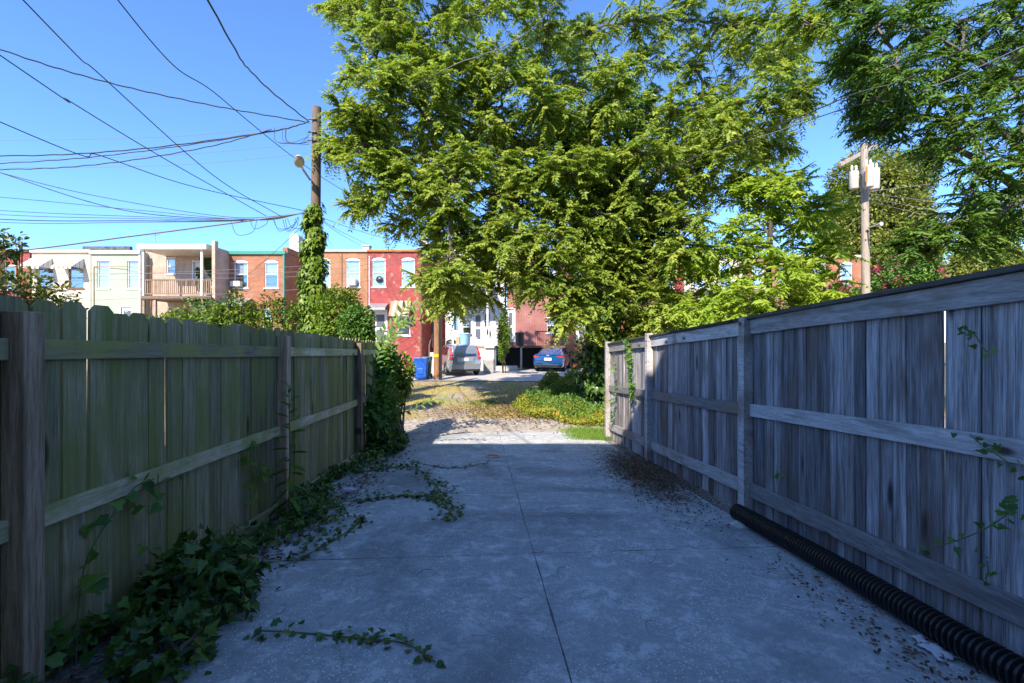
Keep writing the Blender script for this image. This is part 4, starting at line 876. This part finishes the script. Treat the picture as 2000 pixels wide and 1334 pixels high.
# ------------------------------------------------------------------ trees
YT = 13.0
def cl_px(lst, Y, spread=2.0):
    out = []
    for (px, py, rp) in lst:
        y = Y + random.uniform(-spread, spread); out.append((P(px, py, y), rp * Y / F))
    return out
big = [(700, 30, 60), (760, 20, 70), (735, 110, 65), (800, 90, 70), (870, 40, 80), (960, 30, 80), (1060, 30, 80), (740, 190, 60), (820, 170, 75), (720, 260, 60), (690, 245, 45), (790, 250, 70), (880, 230, 75), (940, 130, 80), (1040, 120, 80),
       (1150, 60, 80), (1240, 40, 80), (1330, 40, 80), (1420, 50, 80), (1510, 50, 75), (1130, 160, 70), (1250, 130, 80), (1360, 130, 80), (1460, 130, 80), (1540, 120, 70), (1585, 50, 45), (720, 330, 50), (770, 370, 60), (840, 320, 75), (930, 300, 70), (800, 430, 60), (880, 410, 70), (960, 390, 75),
       (1020, 250, 70), (1200, 250, 70), (1310, 220, 80), (1400, 220, 75), (1500, 200, 75), (1560, 190, 40), (1330, 300, 70), (1430, 290, 70), (1220, 350, 70), (1050, 350, 70), (1130, 400, 70), (870, 490, 65), (950, 480, 70), (1040, 460, 70), (880, 560, 60), (940, 550, 60), (885, 585, 42), (1010, 540, 55), (1120, 500, 75), (1210, 470, 75), (1300, 430, 70), (1380, 370, 65), (1080, 570, 60), (1160, 590, 65), (1240, 560, 65), (1300, 540, 60), (1330, 600, 50), (1240, 640, 45), (1520, 280, 50), (660, 15, 35), (655, 290, 26), (700, 395, 30), (1080, 260, 60), (1460, 360, 55)]
cls = cl_px(big, YT, 2.4) + [(P(px, -110 - 60 * random.random(), YT + random.uniform(-2, 2)), 1.5) for px in range(700, 1600, 100)] + [(P(px, py, 11.2 + random.random()), .8) for px, py in ((1150, 250), (1200, 330), (1120, 340), (1180, 420), (1250, 400), (1140, 480), (1100, 420), (1220, 520), (1160, 560), (1190, 180), (1120, 620), (1010, 470), (1060, 530), (1260, 300), (840, 250), (900, 330), (960, 230), (990, 330), (1010, 400), (830, 360), (760, 300), (900, 440), (930, 160), (1000, 150), (850, 140), (1300, 380), (1340, 450), (1300, 500), (1370, 330), (1420, 250), (1280, 590), (1060, 200), (950, 500), (860, 530))] + [(P(px, random.randint(0, 420), YT + 3 + random.random()), 1.2) for px in range(760, 1560, 70)]
ailanthus('tree_of_heaven', 'huge leafy tree with an ivy clad trunk spreading over the weedy lot', (P(1175, 667, YT).x, YT, gz(YT)), cls, P(1160, 250, YT), .42, 'ail', .46, 20, 8, 'bark', 9, .46, None, 14, .17)
# ivy over the trunk and lower limbs
lv = Leaves(); pos = []
for (a, b, r0, n) in ((P(1175, 775, YT), P(1170, 300, YT), .72, 9000), (P(1170, 420, YT), P(1260, 180, YT), .55, 2500), (P(1170, 430, YT), P(1080, 220, YT), .55, 2500), (P(1165, 640, YT), P(1300, 400, YT + .5), .55, 2500)):
    t = rng.random(n); d = rdir(n); q = np.array(a) + (np.array(b) - np.array(a)) * t[:, None]; rr = r0 * (.55 + .45 * rng.random(n)) * (1 + .35 * np.sin(t * 23 + d[:, 0] * 2)); pos.append((q + d * rr[:, None] * np.array([1, 1, .6]), d))
for q, d in pos: lv.add(q, d * .4 + rdir(len(q)) * .6 + np.array([0, 0, -.5]), d + np.array([0, 0, .6]) + rdir(len(q)) * .4, .11 + .07 * rng.random(len(q)), .10, 'ivy')
tag(lv.build('ivy', M['ivy']), 'dense dark ivy clothing the trunk of the huge tree', 'ivy')
# bright young tree behind right fence
YS = 11.5
sap = [(1400, 560, 60), (1450, 480, 70), (1480, 400, 65), (1530, 360, 50), (1540, 450, 70), (1600, 420, 55), (1520, 540, 70), (1590, 510, 60), (1450, 600, 50), (1560, 590, 50), (1380, 490, 50), (1610, 570, 40), (1500, 620, 40), (1370, 610, 36)]
ailanthus('young_tree_of_heaven', 'bright yellow-green young tree rising behind the grey board fence', (P(1500, 667, YS).x, YS, gz(YS)), cl_px(sap, YS, 1.0), P(1505, 430, YS), .11, 'ail_b', .58, 13, 8, 'bark', 8, .30, None, 5, .19)
# right hand tree
YN = 9.5
nr = [(1715, 55, 45), (1780, 50, 70), (1870, 40, 80), (1960, 50, 80), (2060, 60, 90), (1700, 140, 40), (1760, 140, 65), (1850, 140, 70), (1940, 150, 80), (2040, 160, 90), (1725, 200, 36), (1790, 225, 60), (1890, 240, 70), (1980, 260, 80), (1830, 300, 50), (1920, 330, 65), (2000, 360, 80), (1900, 410, 55), (1980, 440, 60), (1850, 460, 45), (1920, 480, 50), (2060, 420, 80), (1800, 480, 30), (2100, 250, 100), (1990, 110, 70), (1650, 10, 30), (1690, 190, 34), (1720, 250, 34), (1660, 120, 26)]
ailanthus('overhanging_tree', 'tree painted in shaded leaf colours with long drooping sprays leaning in from beyond the grey fence', (12.6, 9.6, gz(9.6)), cl_px(nr, YN, 1.3), (12.0, 9.5, 7.0), .32, 'ail_shade', .50, 12, 7, 'bark', 9, .28, None, 9, .17)
# distant round tree
def round_tree(label, px, py, rp, Y, n, m, size, hz=1.2, name='round_tree'):
    c = P(px, py, Y); R = rp * Y / F; r = thing(name, label, 'tree', (c.x, Y, gz(Y))); tm = MB(); tm.tube([(c.x, Y, gz(Y) - .1), (c.x + .1, Y, c.z - R * .3), (c.x, Y, c.z + R * .4)], [.28, .2, .06], 10); tm.build('trunk', M['bark'], r, 60)
    bm = MB(); lb = []
    for k in range(46):
        d = Vector(rdir(1, .2)[0]); q = c + Vector((d.x * R, d.y * R, d.z * R * hz)) * random.uniform(.45, .86); limb(bm, (c.x, Y, c.z - R * .4 * random.random()), q, .07, .02, .05, 4); lb.append((q, R * random.uniform(.28, .42)))
    bm.build('branches', M['twig'], r); lv = Leaves()
    for q, rr in lb:
        k = n // len(lb); d = rdir(k); p = np.array(q) + d * (rr * (.5 + .5 * rng.random(k)))[:, None]; lv.add(p, d + rdir(k) * .8 + np.array([0, 0, -.3]), d * .5 + np.array([0, 0, .8]) + rdir(k) * .4, size * (.7 + .6 * rng.random(k)), size * .5, 'oval')
    lv.build('crown', M[m], r); return r
round_tree('olive green rounded tree beyond the transformer pole', 1712, 440, 112, 42, 46000, 'olive', .34, 1.3)
for px, py, rp, Y, lab in ((1560, 600, 60, 34, 'low olive tree between the houses behind the young tree'), (1930, 540, 70, 30, 'olive tree top showing over the grey fence beneath the overhanging sprays')): round_tree(lab, px, py, rp, Y, 12000, 'olive', .3, 1.0)
# crape myrtles
for px, py, rp, Y, lab in ((1780, 545, 62, 21, 'pink flowering shrub tree beside the transformer pole'), (1640, 590, 40, 23, 'smaller pink flowering shrub tree behind the young tree')):
    r = bush('flowering_shrub', lab, P(px, py, Y), (rp * Y / F, 1.3, rp * Y / F * .8), 6000, .17, 'weed', 'oval', 'shrub', 8)
    lv = Leaves(); c = P(px, py, Y); R = rp * Y / F
    for k in range(42):
        d = Vector(rdir(1, .3)[0]); q = c + Vector((d.x * R, d.y * 1.3, d.z * R * .8)) * random.uniform(.75, 1.02); lv.add(np.array(q) + rng.normal(size=(50, 3)) * np.array([.07, .07, .12]), rdir(50), rdir(50), .06, .06, 'rhomb')
    lv.build('blossom', M['pink'], r)
# shrubs beyond the fences
bush('shrub', 'pale variegated shrub at the foot of the ivy covered tree', P(1275, 610, 15), (1.3, .9, 1.0), 9000, .085, 'pale')
bush('shrub', 'dark low shrub filling the gap behind the grey fence end', P(1400, 640, 14), (1.5, .8, .9), 6000, .10, 'ivy')
bush('shrub', 'reddish green shrub reaching over the near end of the mossy fence', P(30, 600, 5.6), (.62, .6, .5), 2200, .075, 'reddish')
bush('shrub', 'thin reddish twigs rising above the shrub beside the red brick house', P(12, 480, 5.8), (.16, .3, .26), 240, .08, 'reddish', shell=.1)
bush('shrub', 'leafy green bush at the foot of the ivy wrapped pole', P(665, 625, 12.6), (.75, .8, .95), 7000, .10, 'ivy_b')
bush('shrub', 'dark green bush between the ivy pole and the weeds at the fence end', P(700, 640, 11.2), (.45, .6, .55), 3000, .10, 'weed')
for i, px in enumerate((425, 450, 470, 495, 520, 545, 572)):
    c = P(px, 640, 10.5); q = bush('upright_shrub', 'upright bright green sprig topping the mossy fence', (c.x, 10.5, zz(618, 10.5)), (.16, .2, .42 + .18 * (i % 3)), 420, .10, 'ivy_b', 'oval', 'shrub', 3, None, 'upright sprigs behind the mossy fence', .4, .15)
bush('shrub', 'low yellow-green creeper heaped behind the mossy fence under the porch', P(370, 640, 12.5), (1.4, .6, .55), 3500, .10, 'ivy_b')
# pole ivy
lv = Leaves(); n = 9000; t = rng.random(n) ** .9; d = rdir(n); d[:, 2] *= .3; top = P(613, 405, Y1); bot = P(610, 690, Y1); q = np.array(top) + (np.array(bot) - np.array(top)) * t[:, None]; rr = (.15 + .24 * t + .06 * np.sin(t * 31 + 2 * d[:, 0]) + .05 * np.sin(t * 67 + d[:, 1] * 5)) * (.55 + .75 * rng.random(n) ** 1.5)
lv.add(q + unit(d) * rr[:, None], d * .5 + np.array([0, 0, -.8]) + rdir(n) * .4, d + np.array([0, 0, .3]) + rdir(n) * .3, .10 + .05 * rng.random(n), .085, 'ivy')
tag(lv.build('ivy', M['ivy_b']), 'sunlit green ivy sleeve wrapped round the brown utility pole', 'ivy')

# ------------------------------------------------------------------ weeds, vines, ground cover
def runner(name, label, pts, n, size, m='ivy', wid=.10, kind='ivy', lift=.04, cat='vine', group=None, stem=.004, up=(0, 0, 1), on_ground=True):
    q = catmull([Vector(p) for p in pts], 12); r = thing(name, label, cat, q[0], group); MB().tube(q, stem, 5).build('stem', M['stem'], r)
    qa = np.array([[*p] for p in q]); k = rng.integers(0, len(qa), n); pos = qa[k] + rng.normal(size=(n, 3)) * np.array([wid, wid, lift]) * .5
    if on_ground: pos[:, 2] = np.maximum(pos[:, 2], np.array([gz(y) for y in pos[:, 1]]) + .03)
    Leaves().add(pos, rdir(n, -.1) * np.array([1, 1, .45]), np.array(up) + rdir(n) * .35, size * (.6 + .7 * rng.random(n)), size * .62, kind).build('leaves', M[m], r); return r
def G(px, py, h=.03):
    Y = (889 * 1.42) / max((py - 667) - 49.8, 1)
    if Y > 9.6: Y = 889 * 1.945 / (py - 667)
    return Vector(((px - 1000) * Y / F, Y, gz(Y) + h))
runner('ivy_runner', 'ivy runner creeping across the concrete from the mossy fence foot', [G(500, 1250, .05), G(600, 1248), G(700, 1258), G(790, 1268), G(850, 1305)], 60, .05, wid=.06)
runner('ivy_runner', 'branching ivy mat reaching towards the centre joint of the driveway', [G(720, 925), G(800, 915), G(850, 950), G(860, 980), G(890, 1020)], 300, .055, wid=.17)
runner('ivy_runner', 'short ivy spur joining the ivy mat on the concrete', [G(700, 985), G(760, 975), G(830, 975), G(870, 985)], 140, .055, wid=.12)
runner('ivy_runner', 'thin ivy trail pointing at the round drain cover', [G(800, 905), G(880, 918), G(950, 908)], 60, .045, wid=.07)
runner('ivy_runner', 'thin ivy trail lying beside the tall fence weed', [G(560, 1110), G(640, 1070), G(700, 1030), G(705, 1020)], 80, .05, wid=.10)
# strip of creeping growth along the mossy fence foot
lv = Leaves()
n = 1500; yy = rng.uniform(1.3, 9.3, n); wdt = .24 + .16 * np.sin(yy * 2.1) + .12 * np.sin(yy * 5.3); dx = np.abs(rng.normal(size=n)) * wdt * .62
pos = np.stack([-1.945 - .045 * yy + dx - .03, yy, np.array([gz(v) for v in yy]) + .03 + np.maximum(0, (.16 - dx * .3)) * rng.random(n)], 1)
lv.add(pos, rdir(n, .1), np.array([[.2, -.2, 1]]) + rdir(n) * .5, .045 + .035 * rng.random(n), .042, 'ivy'); o = lv.build('ground_ivy', M['ivy']); tag(o, 'ragged ground ivy along the foot of the mossy fence', 'ivy', None, 'stuff')
bush('weed_clump', 'big dark leafy weed clump at the mossy fence foot', P(395, 1150, 2.6) + Vector((-.04, 0, -.02)), (.40, .36, .32), 1300, .065, 'ivy', 'ivy', 'weed', 5, None, None, .62, .3)
bush('weed_clump', 'smaller dark weed clump close by the near fence post', P(330, 1270, 2.15), (.26, .25, .20), 420, .06, 'ivy', 'ivy', 'weed', 4, None, None, .62, .3)
bush('weed_clump', 'low weed clump at the foot of the middle fence post', P(610, 1010, 4.2), (.28, .35, .20), 500, .07, 'weed', 'oval', 'weed', 4, None, None, .4, .3)
def fx(y, o=.0): return lx(y) + o
runner('bindweed', 'broad leaved bindweed climbing the first fence bay', [V3(fx(2.15, -.02), 2.15, gz(2.15)), V3(fx(2.2, -.05), 2.2, .15), V3(fx(2.28, -.06), 2.28, .38), V3(fx(2.5, -.03), 2.5, .60), V3(fx(2.65, -.02), 2.65, .62)], 42, .085, 'weed', .16, 'ivy', .12, 'vine', None, .004, (1, -.3, .5), False)
runner('bindweed', 'small bindweed strand dangling from the middle rail by the second post', [V3(fx(3.75, -.03), 3.75, .60), V3(fx(3.8, -.03), 3.8, .42), V3(fx(3.85, -.04), 3.85, .25), V3(fx(3.8, -.04), 3.8, .12)], 26, .075, 'weed', .10, 'ivy', .10, 'vine', None, .003, (1, -.3, .5), False)
# tall weed with long leaves by second post
r = thing('tall_weed', 'tall stalk weed with long pointed leaves standing before the middle fence post', 'weed', (fx(4.1, .12), 4.1, gz(4.1))); b = Vector((fx(4.1, .12), 4.1, gz(4.1))); MB().tube([b, b + Vector((.02, -.02, .6)), b + Vector((-.01, .02, 1.25))], [.010, .007, .003], 6).build('stem', M['stem'], r)
lv = Leaves(); t = np.linspace(.06, 1, 34); a = np.arange(34) * 2.4; d = np.stack([np.cos(a), np.sin(a), np.linspace(-.9, .9, 34)], 1); lv.add(np.array(b) + np.array([[0, 0, 1.25]]) * t[:, None], d, np.array([[0, 0, 1]]) + d * .3, .23 * (1.15 - t * .75), .05 * (1.1 - .6 * t), 'oval'); lv.build('leaves', M['weed'], r)
# weeds and tree seedlings at the far end of the mossy fence
bush('weed_clump', 'rank vine covered weeds swallowing the far end of the mossy fence', P(745, 800, 7.7), (.24, .7, .5), 1100, .10, 'weed', 'oval', 'weed', 9, (P(752, 820, 7.7).x, 7.7, gz(7.7)), None, .6, .12)
bush('weed_clump', 'airy weeds with broad leaves hanging over the fence end rail', P(752, 715, 8.3), (.24, .5, .42), 800, .11, 'weed', 'oval', 'weed', 7, (P(762, 800, 8.3).x, 8.3, gz(8.3)), None, .6, .1)
bush('weed_clump', 'sunlit weed crown leaning past the fence end', P(782, 740, 9.5), (.34, .4, .55), 1500, .09, 'ivy_b', 'oval', 'weed', 6, None, None, .55, .15)
bush('weed_clump', 'low dark weeds spilling on the concrete at the fence end', P(750, 880, 7.6), (.42, .9, .26), 2600, .075, 'ivy', 'ivy', 'weed', 4, None, None, .6, .3)
def seedling(label, pts, n, L, m='weed'):
    q = catmull([P(*p) for p in pts], 10); r = thing('tree_seedling', label, 'seedling', q[0]); MB().tube(q, [.012 - .009 * i / (len(q) - 1) for i in range(len(q))], 6).build('stem', M['stem'], r)
    qa = np.array([[*p] for p in q]); k = np.linspace(2, len(qa) - 1, n).astype(int); B = qa[k]; tan = qa[np.minimum(k + 1, len(qa) - 1)] - qa[np.maximum(k - 1, 0)]; tan = unit(tan); sd = unit(np.cross(tan, np.array([0, -1., .3]))); sg = np.where(np.arange(n) % 2, 1, -1)[:, None]
    lv = Leaves(); lv.add(B, sd * sg * .8 + tan * .6, np.array([[0, -.6, .7]]) + rdir(n) * .2, L * (.8 + .4 * rng.random(n)), L * .45, 'oval'); lv.build('leaves', M[m], r)
seedling('sapling shoot with rounded leaves leaning right above the fence end', [(730, 800, 8.2), (750, 700, 8.2), (775, 635, 8.2), (795, 598, 8.1), (832, 604, 8.0)], 30, .16, 'ivy_b')
seedling('second sapling shoot climbing beside the fence end post', [(722, 760, 7.9), (735, 690, 7.9), (752, 645, 7.9), (785, 625, 7.9)], 22, .15, 'weed')
seedling('third sapling shoot arching towards the red brick house', [(745, 780, 8.6), (765, 690, 8.6), (782, 640, 8.6), (815, 622, 8.5)], 24, .15, 'ivy_b')
seedling('stout shoot rising straight out of the weeds at the fence end', [(725, 850, 7.4), (728, 740, 7.4), (745, 680, 7.4), (770, 650, 7.4)], 26, .14, 'weed')
seedling('low leafy spray reaching out over the driveway edge', [(760, 810, 8.0), (800, 802, 7.9), (845, 782, 7.8), (890, 778, 7.7)], 20, .10, 'weed')
# ivy sprigs on the grey fence
def rxs(y): return rx_(y) - .02
def sprig(label, pix, n, size):
    pts = []
    for px, py in pix:
        Y = 889 * 2.50 / ((px - 1000) + 65); pts.append(P(px, py, Y * .985))
    return runner('ivy_sprig', label, pts, n, size, 'weed', .035, 'ivy', .05, 'vine', None, .003, (-1, -.2, .4), False)
sprig('small ivy sprig poking through the top of the grey fence', [(1885, 640), (1905, 655), (1920, 680), (1930, 688)], 12, .038)
sprig('ivy sprig hanging below the middle rail of the grey fence', [(1895, 850), (1920, 870), (1950, 890), (1985, 915)], 18, .04)
sprig('long ivy sprig trailing over the lower boards of the grey fence', [(1795, 1078), (1850, 1062), (1910, 1040), (1960, 1010), (1985, 985)], 26, .045)
sprig('tiny ivy sprig low on the grey fence above the pipe', [(1928, 1095), (1930, 1115), (1925, 1132)], 7, .03)
sprig('small ivy tuft beside the leaning fence post', [(1515, 930), (1530, 925), (1540, 945)], 9, .04)
sprig('leafy vine cascading over the sunlit end of the grey fence', [(1222, 665), (1228, 700), (1232, 740), (1236, 785)], 150, .075)
sprig('second vine strand at the very end of the grey fence', [(1196, 700), (1200, 750), (1196, 790), (1193, 820)], 60, .06)
bush('climbing_vine', 'leafy vine column climbing a post beside the silver car', P(984, 655, 26.5), (.42, .4, 1.75), 2600, .14, 'ivy_b', 'oval', 'vine', 4, None, None, .5, .2)
# lot vegetation
def tufts(name, label, m, n, xr, yr, h, wd, dens=None, cat='grass'):
    x = rng.uniform(*xr, n); y = rng.uniform(*yr, n)
    if dens: k = dens(x, y) > rng.random(n); x, y = x[k], y[k]
    k = len(x); z = np.array([gz(v) for v in y]) - .02; d = rdir(k) * np.array([.55, .55, 0]) + np.array([0, 0, 1]); Leaves_ = Leaves().add(np.stack([x, y, z], 1), d, rdir(k), h * (.5 + rng.random(k)), wd, 'blade')
    return tag(Leaves_.build(name, M[m]), label, cat, None, 'stuff')
nz = lambda x, y: .5 + .5 * np.sin(x * 1.3 + np.sin(y * .9) * 2) * np.cos(y * .8 + x * .4)
tufts('grass', 'patchy dry yellow grass on the lot beyond the alley', 'grass', 34000, (-9, 3.2), (12.0, 21.4), .06, .012, lambda x, y: (nz(x, y) > .42) * .9 + .05)
tufts('grass', 'dry grass strip along the alley and behind the fences', 'grass', 40000, (-26, 26), (11.6, 26), .12, .014, lambda x, y: ((x < -6) | (x > 5)) * .8)
tufts('grass', 'bright green grass tuft at the end of the grey fence', 'grass_g', 9000, (.9, 2.3), (8.7, 10.1), .11, .010, lambda x, y: np.clip(1.2 - np.abs((x - 1.65) / .55) , 0, 1))
tufts('grass', 'small green grass patch in the dry lot', 'grass_g', 3500, (-1.6, -.3), (13.6, 15), .07, .010, lambda x, y: np.exp(-((x + .9) / .4) ** 2 - ((y - 14.3) / .4) ** 2))
def weedbed(name, label, m, n, pix, size, hmax, kind='oval', asp=.35):
    poly = np.array([[G(a, b).x, G(a, b).y] for a, b in pix]); lo, hi = poly.min(0), poly.max(0); x = rng.uniform(lo[0], hi[0], n * 3); y = rng.uniform(lo[1], hi[1], n * 3); ins = np.zeros(len(x), bool)
    for i in range(len(poly)):
        a, b = poly[i], poly[(i + 1) % len(poly)]; c = ((a[1] > y) != (b[1] > y)) & (x < (b[0] - a[0]) * (y - a[1]) / (b[1] - a[1] + 1e-9) + a[0]); ins ^= c
    x, y = x[ins][:n], y[ins][:n]; k = len(x); hh = hmax * (.55 + .45 * np.sin(x * 3.1) * np.cos(y * 2.3)); z = np.array([gz(v) for v in y]) + hh * rng.random(k) ** .6
    L = Leaves().add(np.stack([x, y, z], 1), rdir(k, .4), np.array([[0, -.3, 1]]) + rdir(k) * .6, size * (.6 + .8 * rng.random(k)), size * asp, kind)
    return tag(L.build(name, M[m]), label, 'weeds', None, 'stuff')
weedbed('weeds', 'feathery green weeds growing beside the grey fence end', 'weed_y', 26000, [(1000, 800), (1060, 780), (1190, 772), (1200, 835), (1130, 830), (1040, 815)], .075, .42)
weedbed('weeds', 'green weed bank before the big tree', 'weed', 22000, [(1020, 795), (1080, 770), (1230, 765), (1230, 825), (1110, 822)], .075, .55)
weedbed('weeds', 'yellowing vine mound at the foot of the big tree', 'weed_y', 24000, [(1050, 768), (1110, 757), (1260, 757), (1280, 775), (1090, 780)], .10, .75, 'ivy', .6)
# leaf litter, pebbles, twigs
def scatter(name, label, m, n, cx, cy, sx, sy, size, cat, kind='oval', asp=.6, flat=.3):
    x = rng.normal(size=n) * sx + cx; y = rng.normal(size=n) * sy + cy; z = np.array([gz(v) for v in y]) + .03 + .02 * rng.random(n)
    x = np.minimum(x, 2.5 - .073 * y)
    return tag(Leaves().add(np.stack([x, y, z], 1), rdir(n) * np.array([1, 1, .2]), np.array([[0, 0, 1]]) + rdir(n) * flat, size * (.4 + rng.random(n)), size * asp, kind).build(name, M[m]), label, cat, None, 'stuff')
c = G(1235, 925); scatter('leaf_litter', 'heap of dark fallen leaves against the grey fence', 'litter', 9000, c.x + .12, c.y, .22, .75, .026, 'leaves')
scatter('leaf_litter', 'scattered dead leaves and scraps beside the black pipe', 'litter', 420, 1.95, 2.1, .11, .6, .028, 'leaves')
scatter('leaf_litter', 'dead leaves caught under the weeds of the mossy fence', 'litter', 1800, -1.85, 3.8, .14, 1.9, .04, 'leaves')
scatter('leaf_litter', 'brown leaves strewn over the alley edge', 'litter', 5000, 1.2, 12.6, 2.0, 1.1, .07, 'leaves')
mb = MB()
for k in range(1500):
    y = random.uniform(1.7, 9.4); v = random.gauss(.8, .9); x = dv(v, y)
    if not (-1.6 < v < 2.3): continue
    s = random.uniform(.002, .0065) * (1.5 if random.random() < .08 else 1); z = gz(y) + .022; a = random.random() * 3
    V = [(x + s * math.cos(a + i * 1.57) * random.uniform(.7, 1.3), y + s * math.sin(a + i * 1.57) * random.uniform(.7, 1.3), z) for i in range(4)] + [(x, y, z + s * .9)]
    mb.add(V, [(0, 1, 4), (1, 2, 4), (2, 3, 4), (3, 0, 4)])
single(mb, 'gravel', M['stone'], 'tiny pale stone chips strewn over the concrete', 'gravel', None, 'stuff')
for k in range(9):
    p = G(random.uniform(760, 1500), random.uniform(1000, 1310), .026); a = random.random() * 6.28; L = random.uniform(.06, .16); q = catmull([p, p + Vector((math.cos(a) * L * .5, math.sin(a) * L * .5, .008)), p + Vector((math.cos(a + .4) * L, math.sin(a + .4) * L, 0))], 5)
    single(MB().tube(q, .0015, 5), 'twig', M['twig'], 'thin dry twig lying on the concrete', 'twig', 'twigs on the driveway')
def rag(label, px, py, s, m='paper'):
    p = G(px, py, .01); mb = MB(); n = 7; V = []
    for j in range(n):
        for i in range(n): V.append((p.x + (i - 3) * s / 6 * random.uniform(.7, 1.2), p.y + (j - 3) * s / 6 * random.uniform(.7, 1.2), p.z + .02 + random.uniform(0, .03) * (1 - (abs(i - 3) + abs(j - 3)) / 7)))
    mb.add(V, [(j*n+i, j*n+i+1, (j+1)*n+i+1, (j+1)*n+i) for j in range(n-1) for i in range(n-1)]); o = single(mb, 'crumpled_litter', M[m], label, 'litter', smooth=70); s_ = o.modifiers.new('thick', 'SOLIDIFY'); s_.thickness = .002
rag('crumpled pale plastic scrap beside the black pipe', 1835, 1285, .12); rag('smaller white paper scrap near the pale plastic', 1800, 1262, .07); rag('flattened white paper scrap among the weeds by the fence post', 290, 1305, .12)
bt = G(682, 968, .03); r = thing('glass_bottle', 'small discarded glass jar lying by the mossy fence weeds', 'bottle', bt)
MB().tube([bt + Vector((-.06, 0, .03)), bt + Vector((.03, .01, .03)), bt + Vector((.05, .012, .03)), bt + Vector((.08, .015, .03))], [.03, .03, .016, .014], 12).build('body', M['paper'], r, 40); MB().tube([bt + Vector((.081, .015, .03)), bt + Vector((.095, .017, .03))], .017, 10).build('cap', M['galv'], r)
rk = G(1455, 1030, .0); mb = MB(); mb.lathe((0, 0, 0), [(0, -.02), (.14, -.02), (.13, .03), (.08, .06), (0, .07)], 9); o = single(mb, 'concrete_lump', M['stone'], 'rough concrete lump by the mouth of the black pipe', 'rubble', smooth=20); o.location = rk; o.scale = (1, .7, .8)
for o in ROOTS:
    if '_w' in o: del o['_w']
print('objects', len(bpy.data.objects), 'tris', sum(len(m.loops) - 2 * len(m.polygons) for m in bpy.data.meshes))
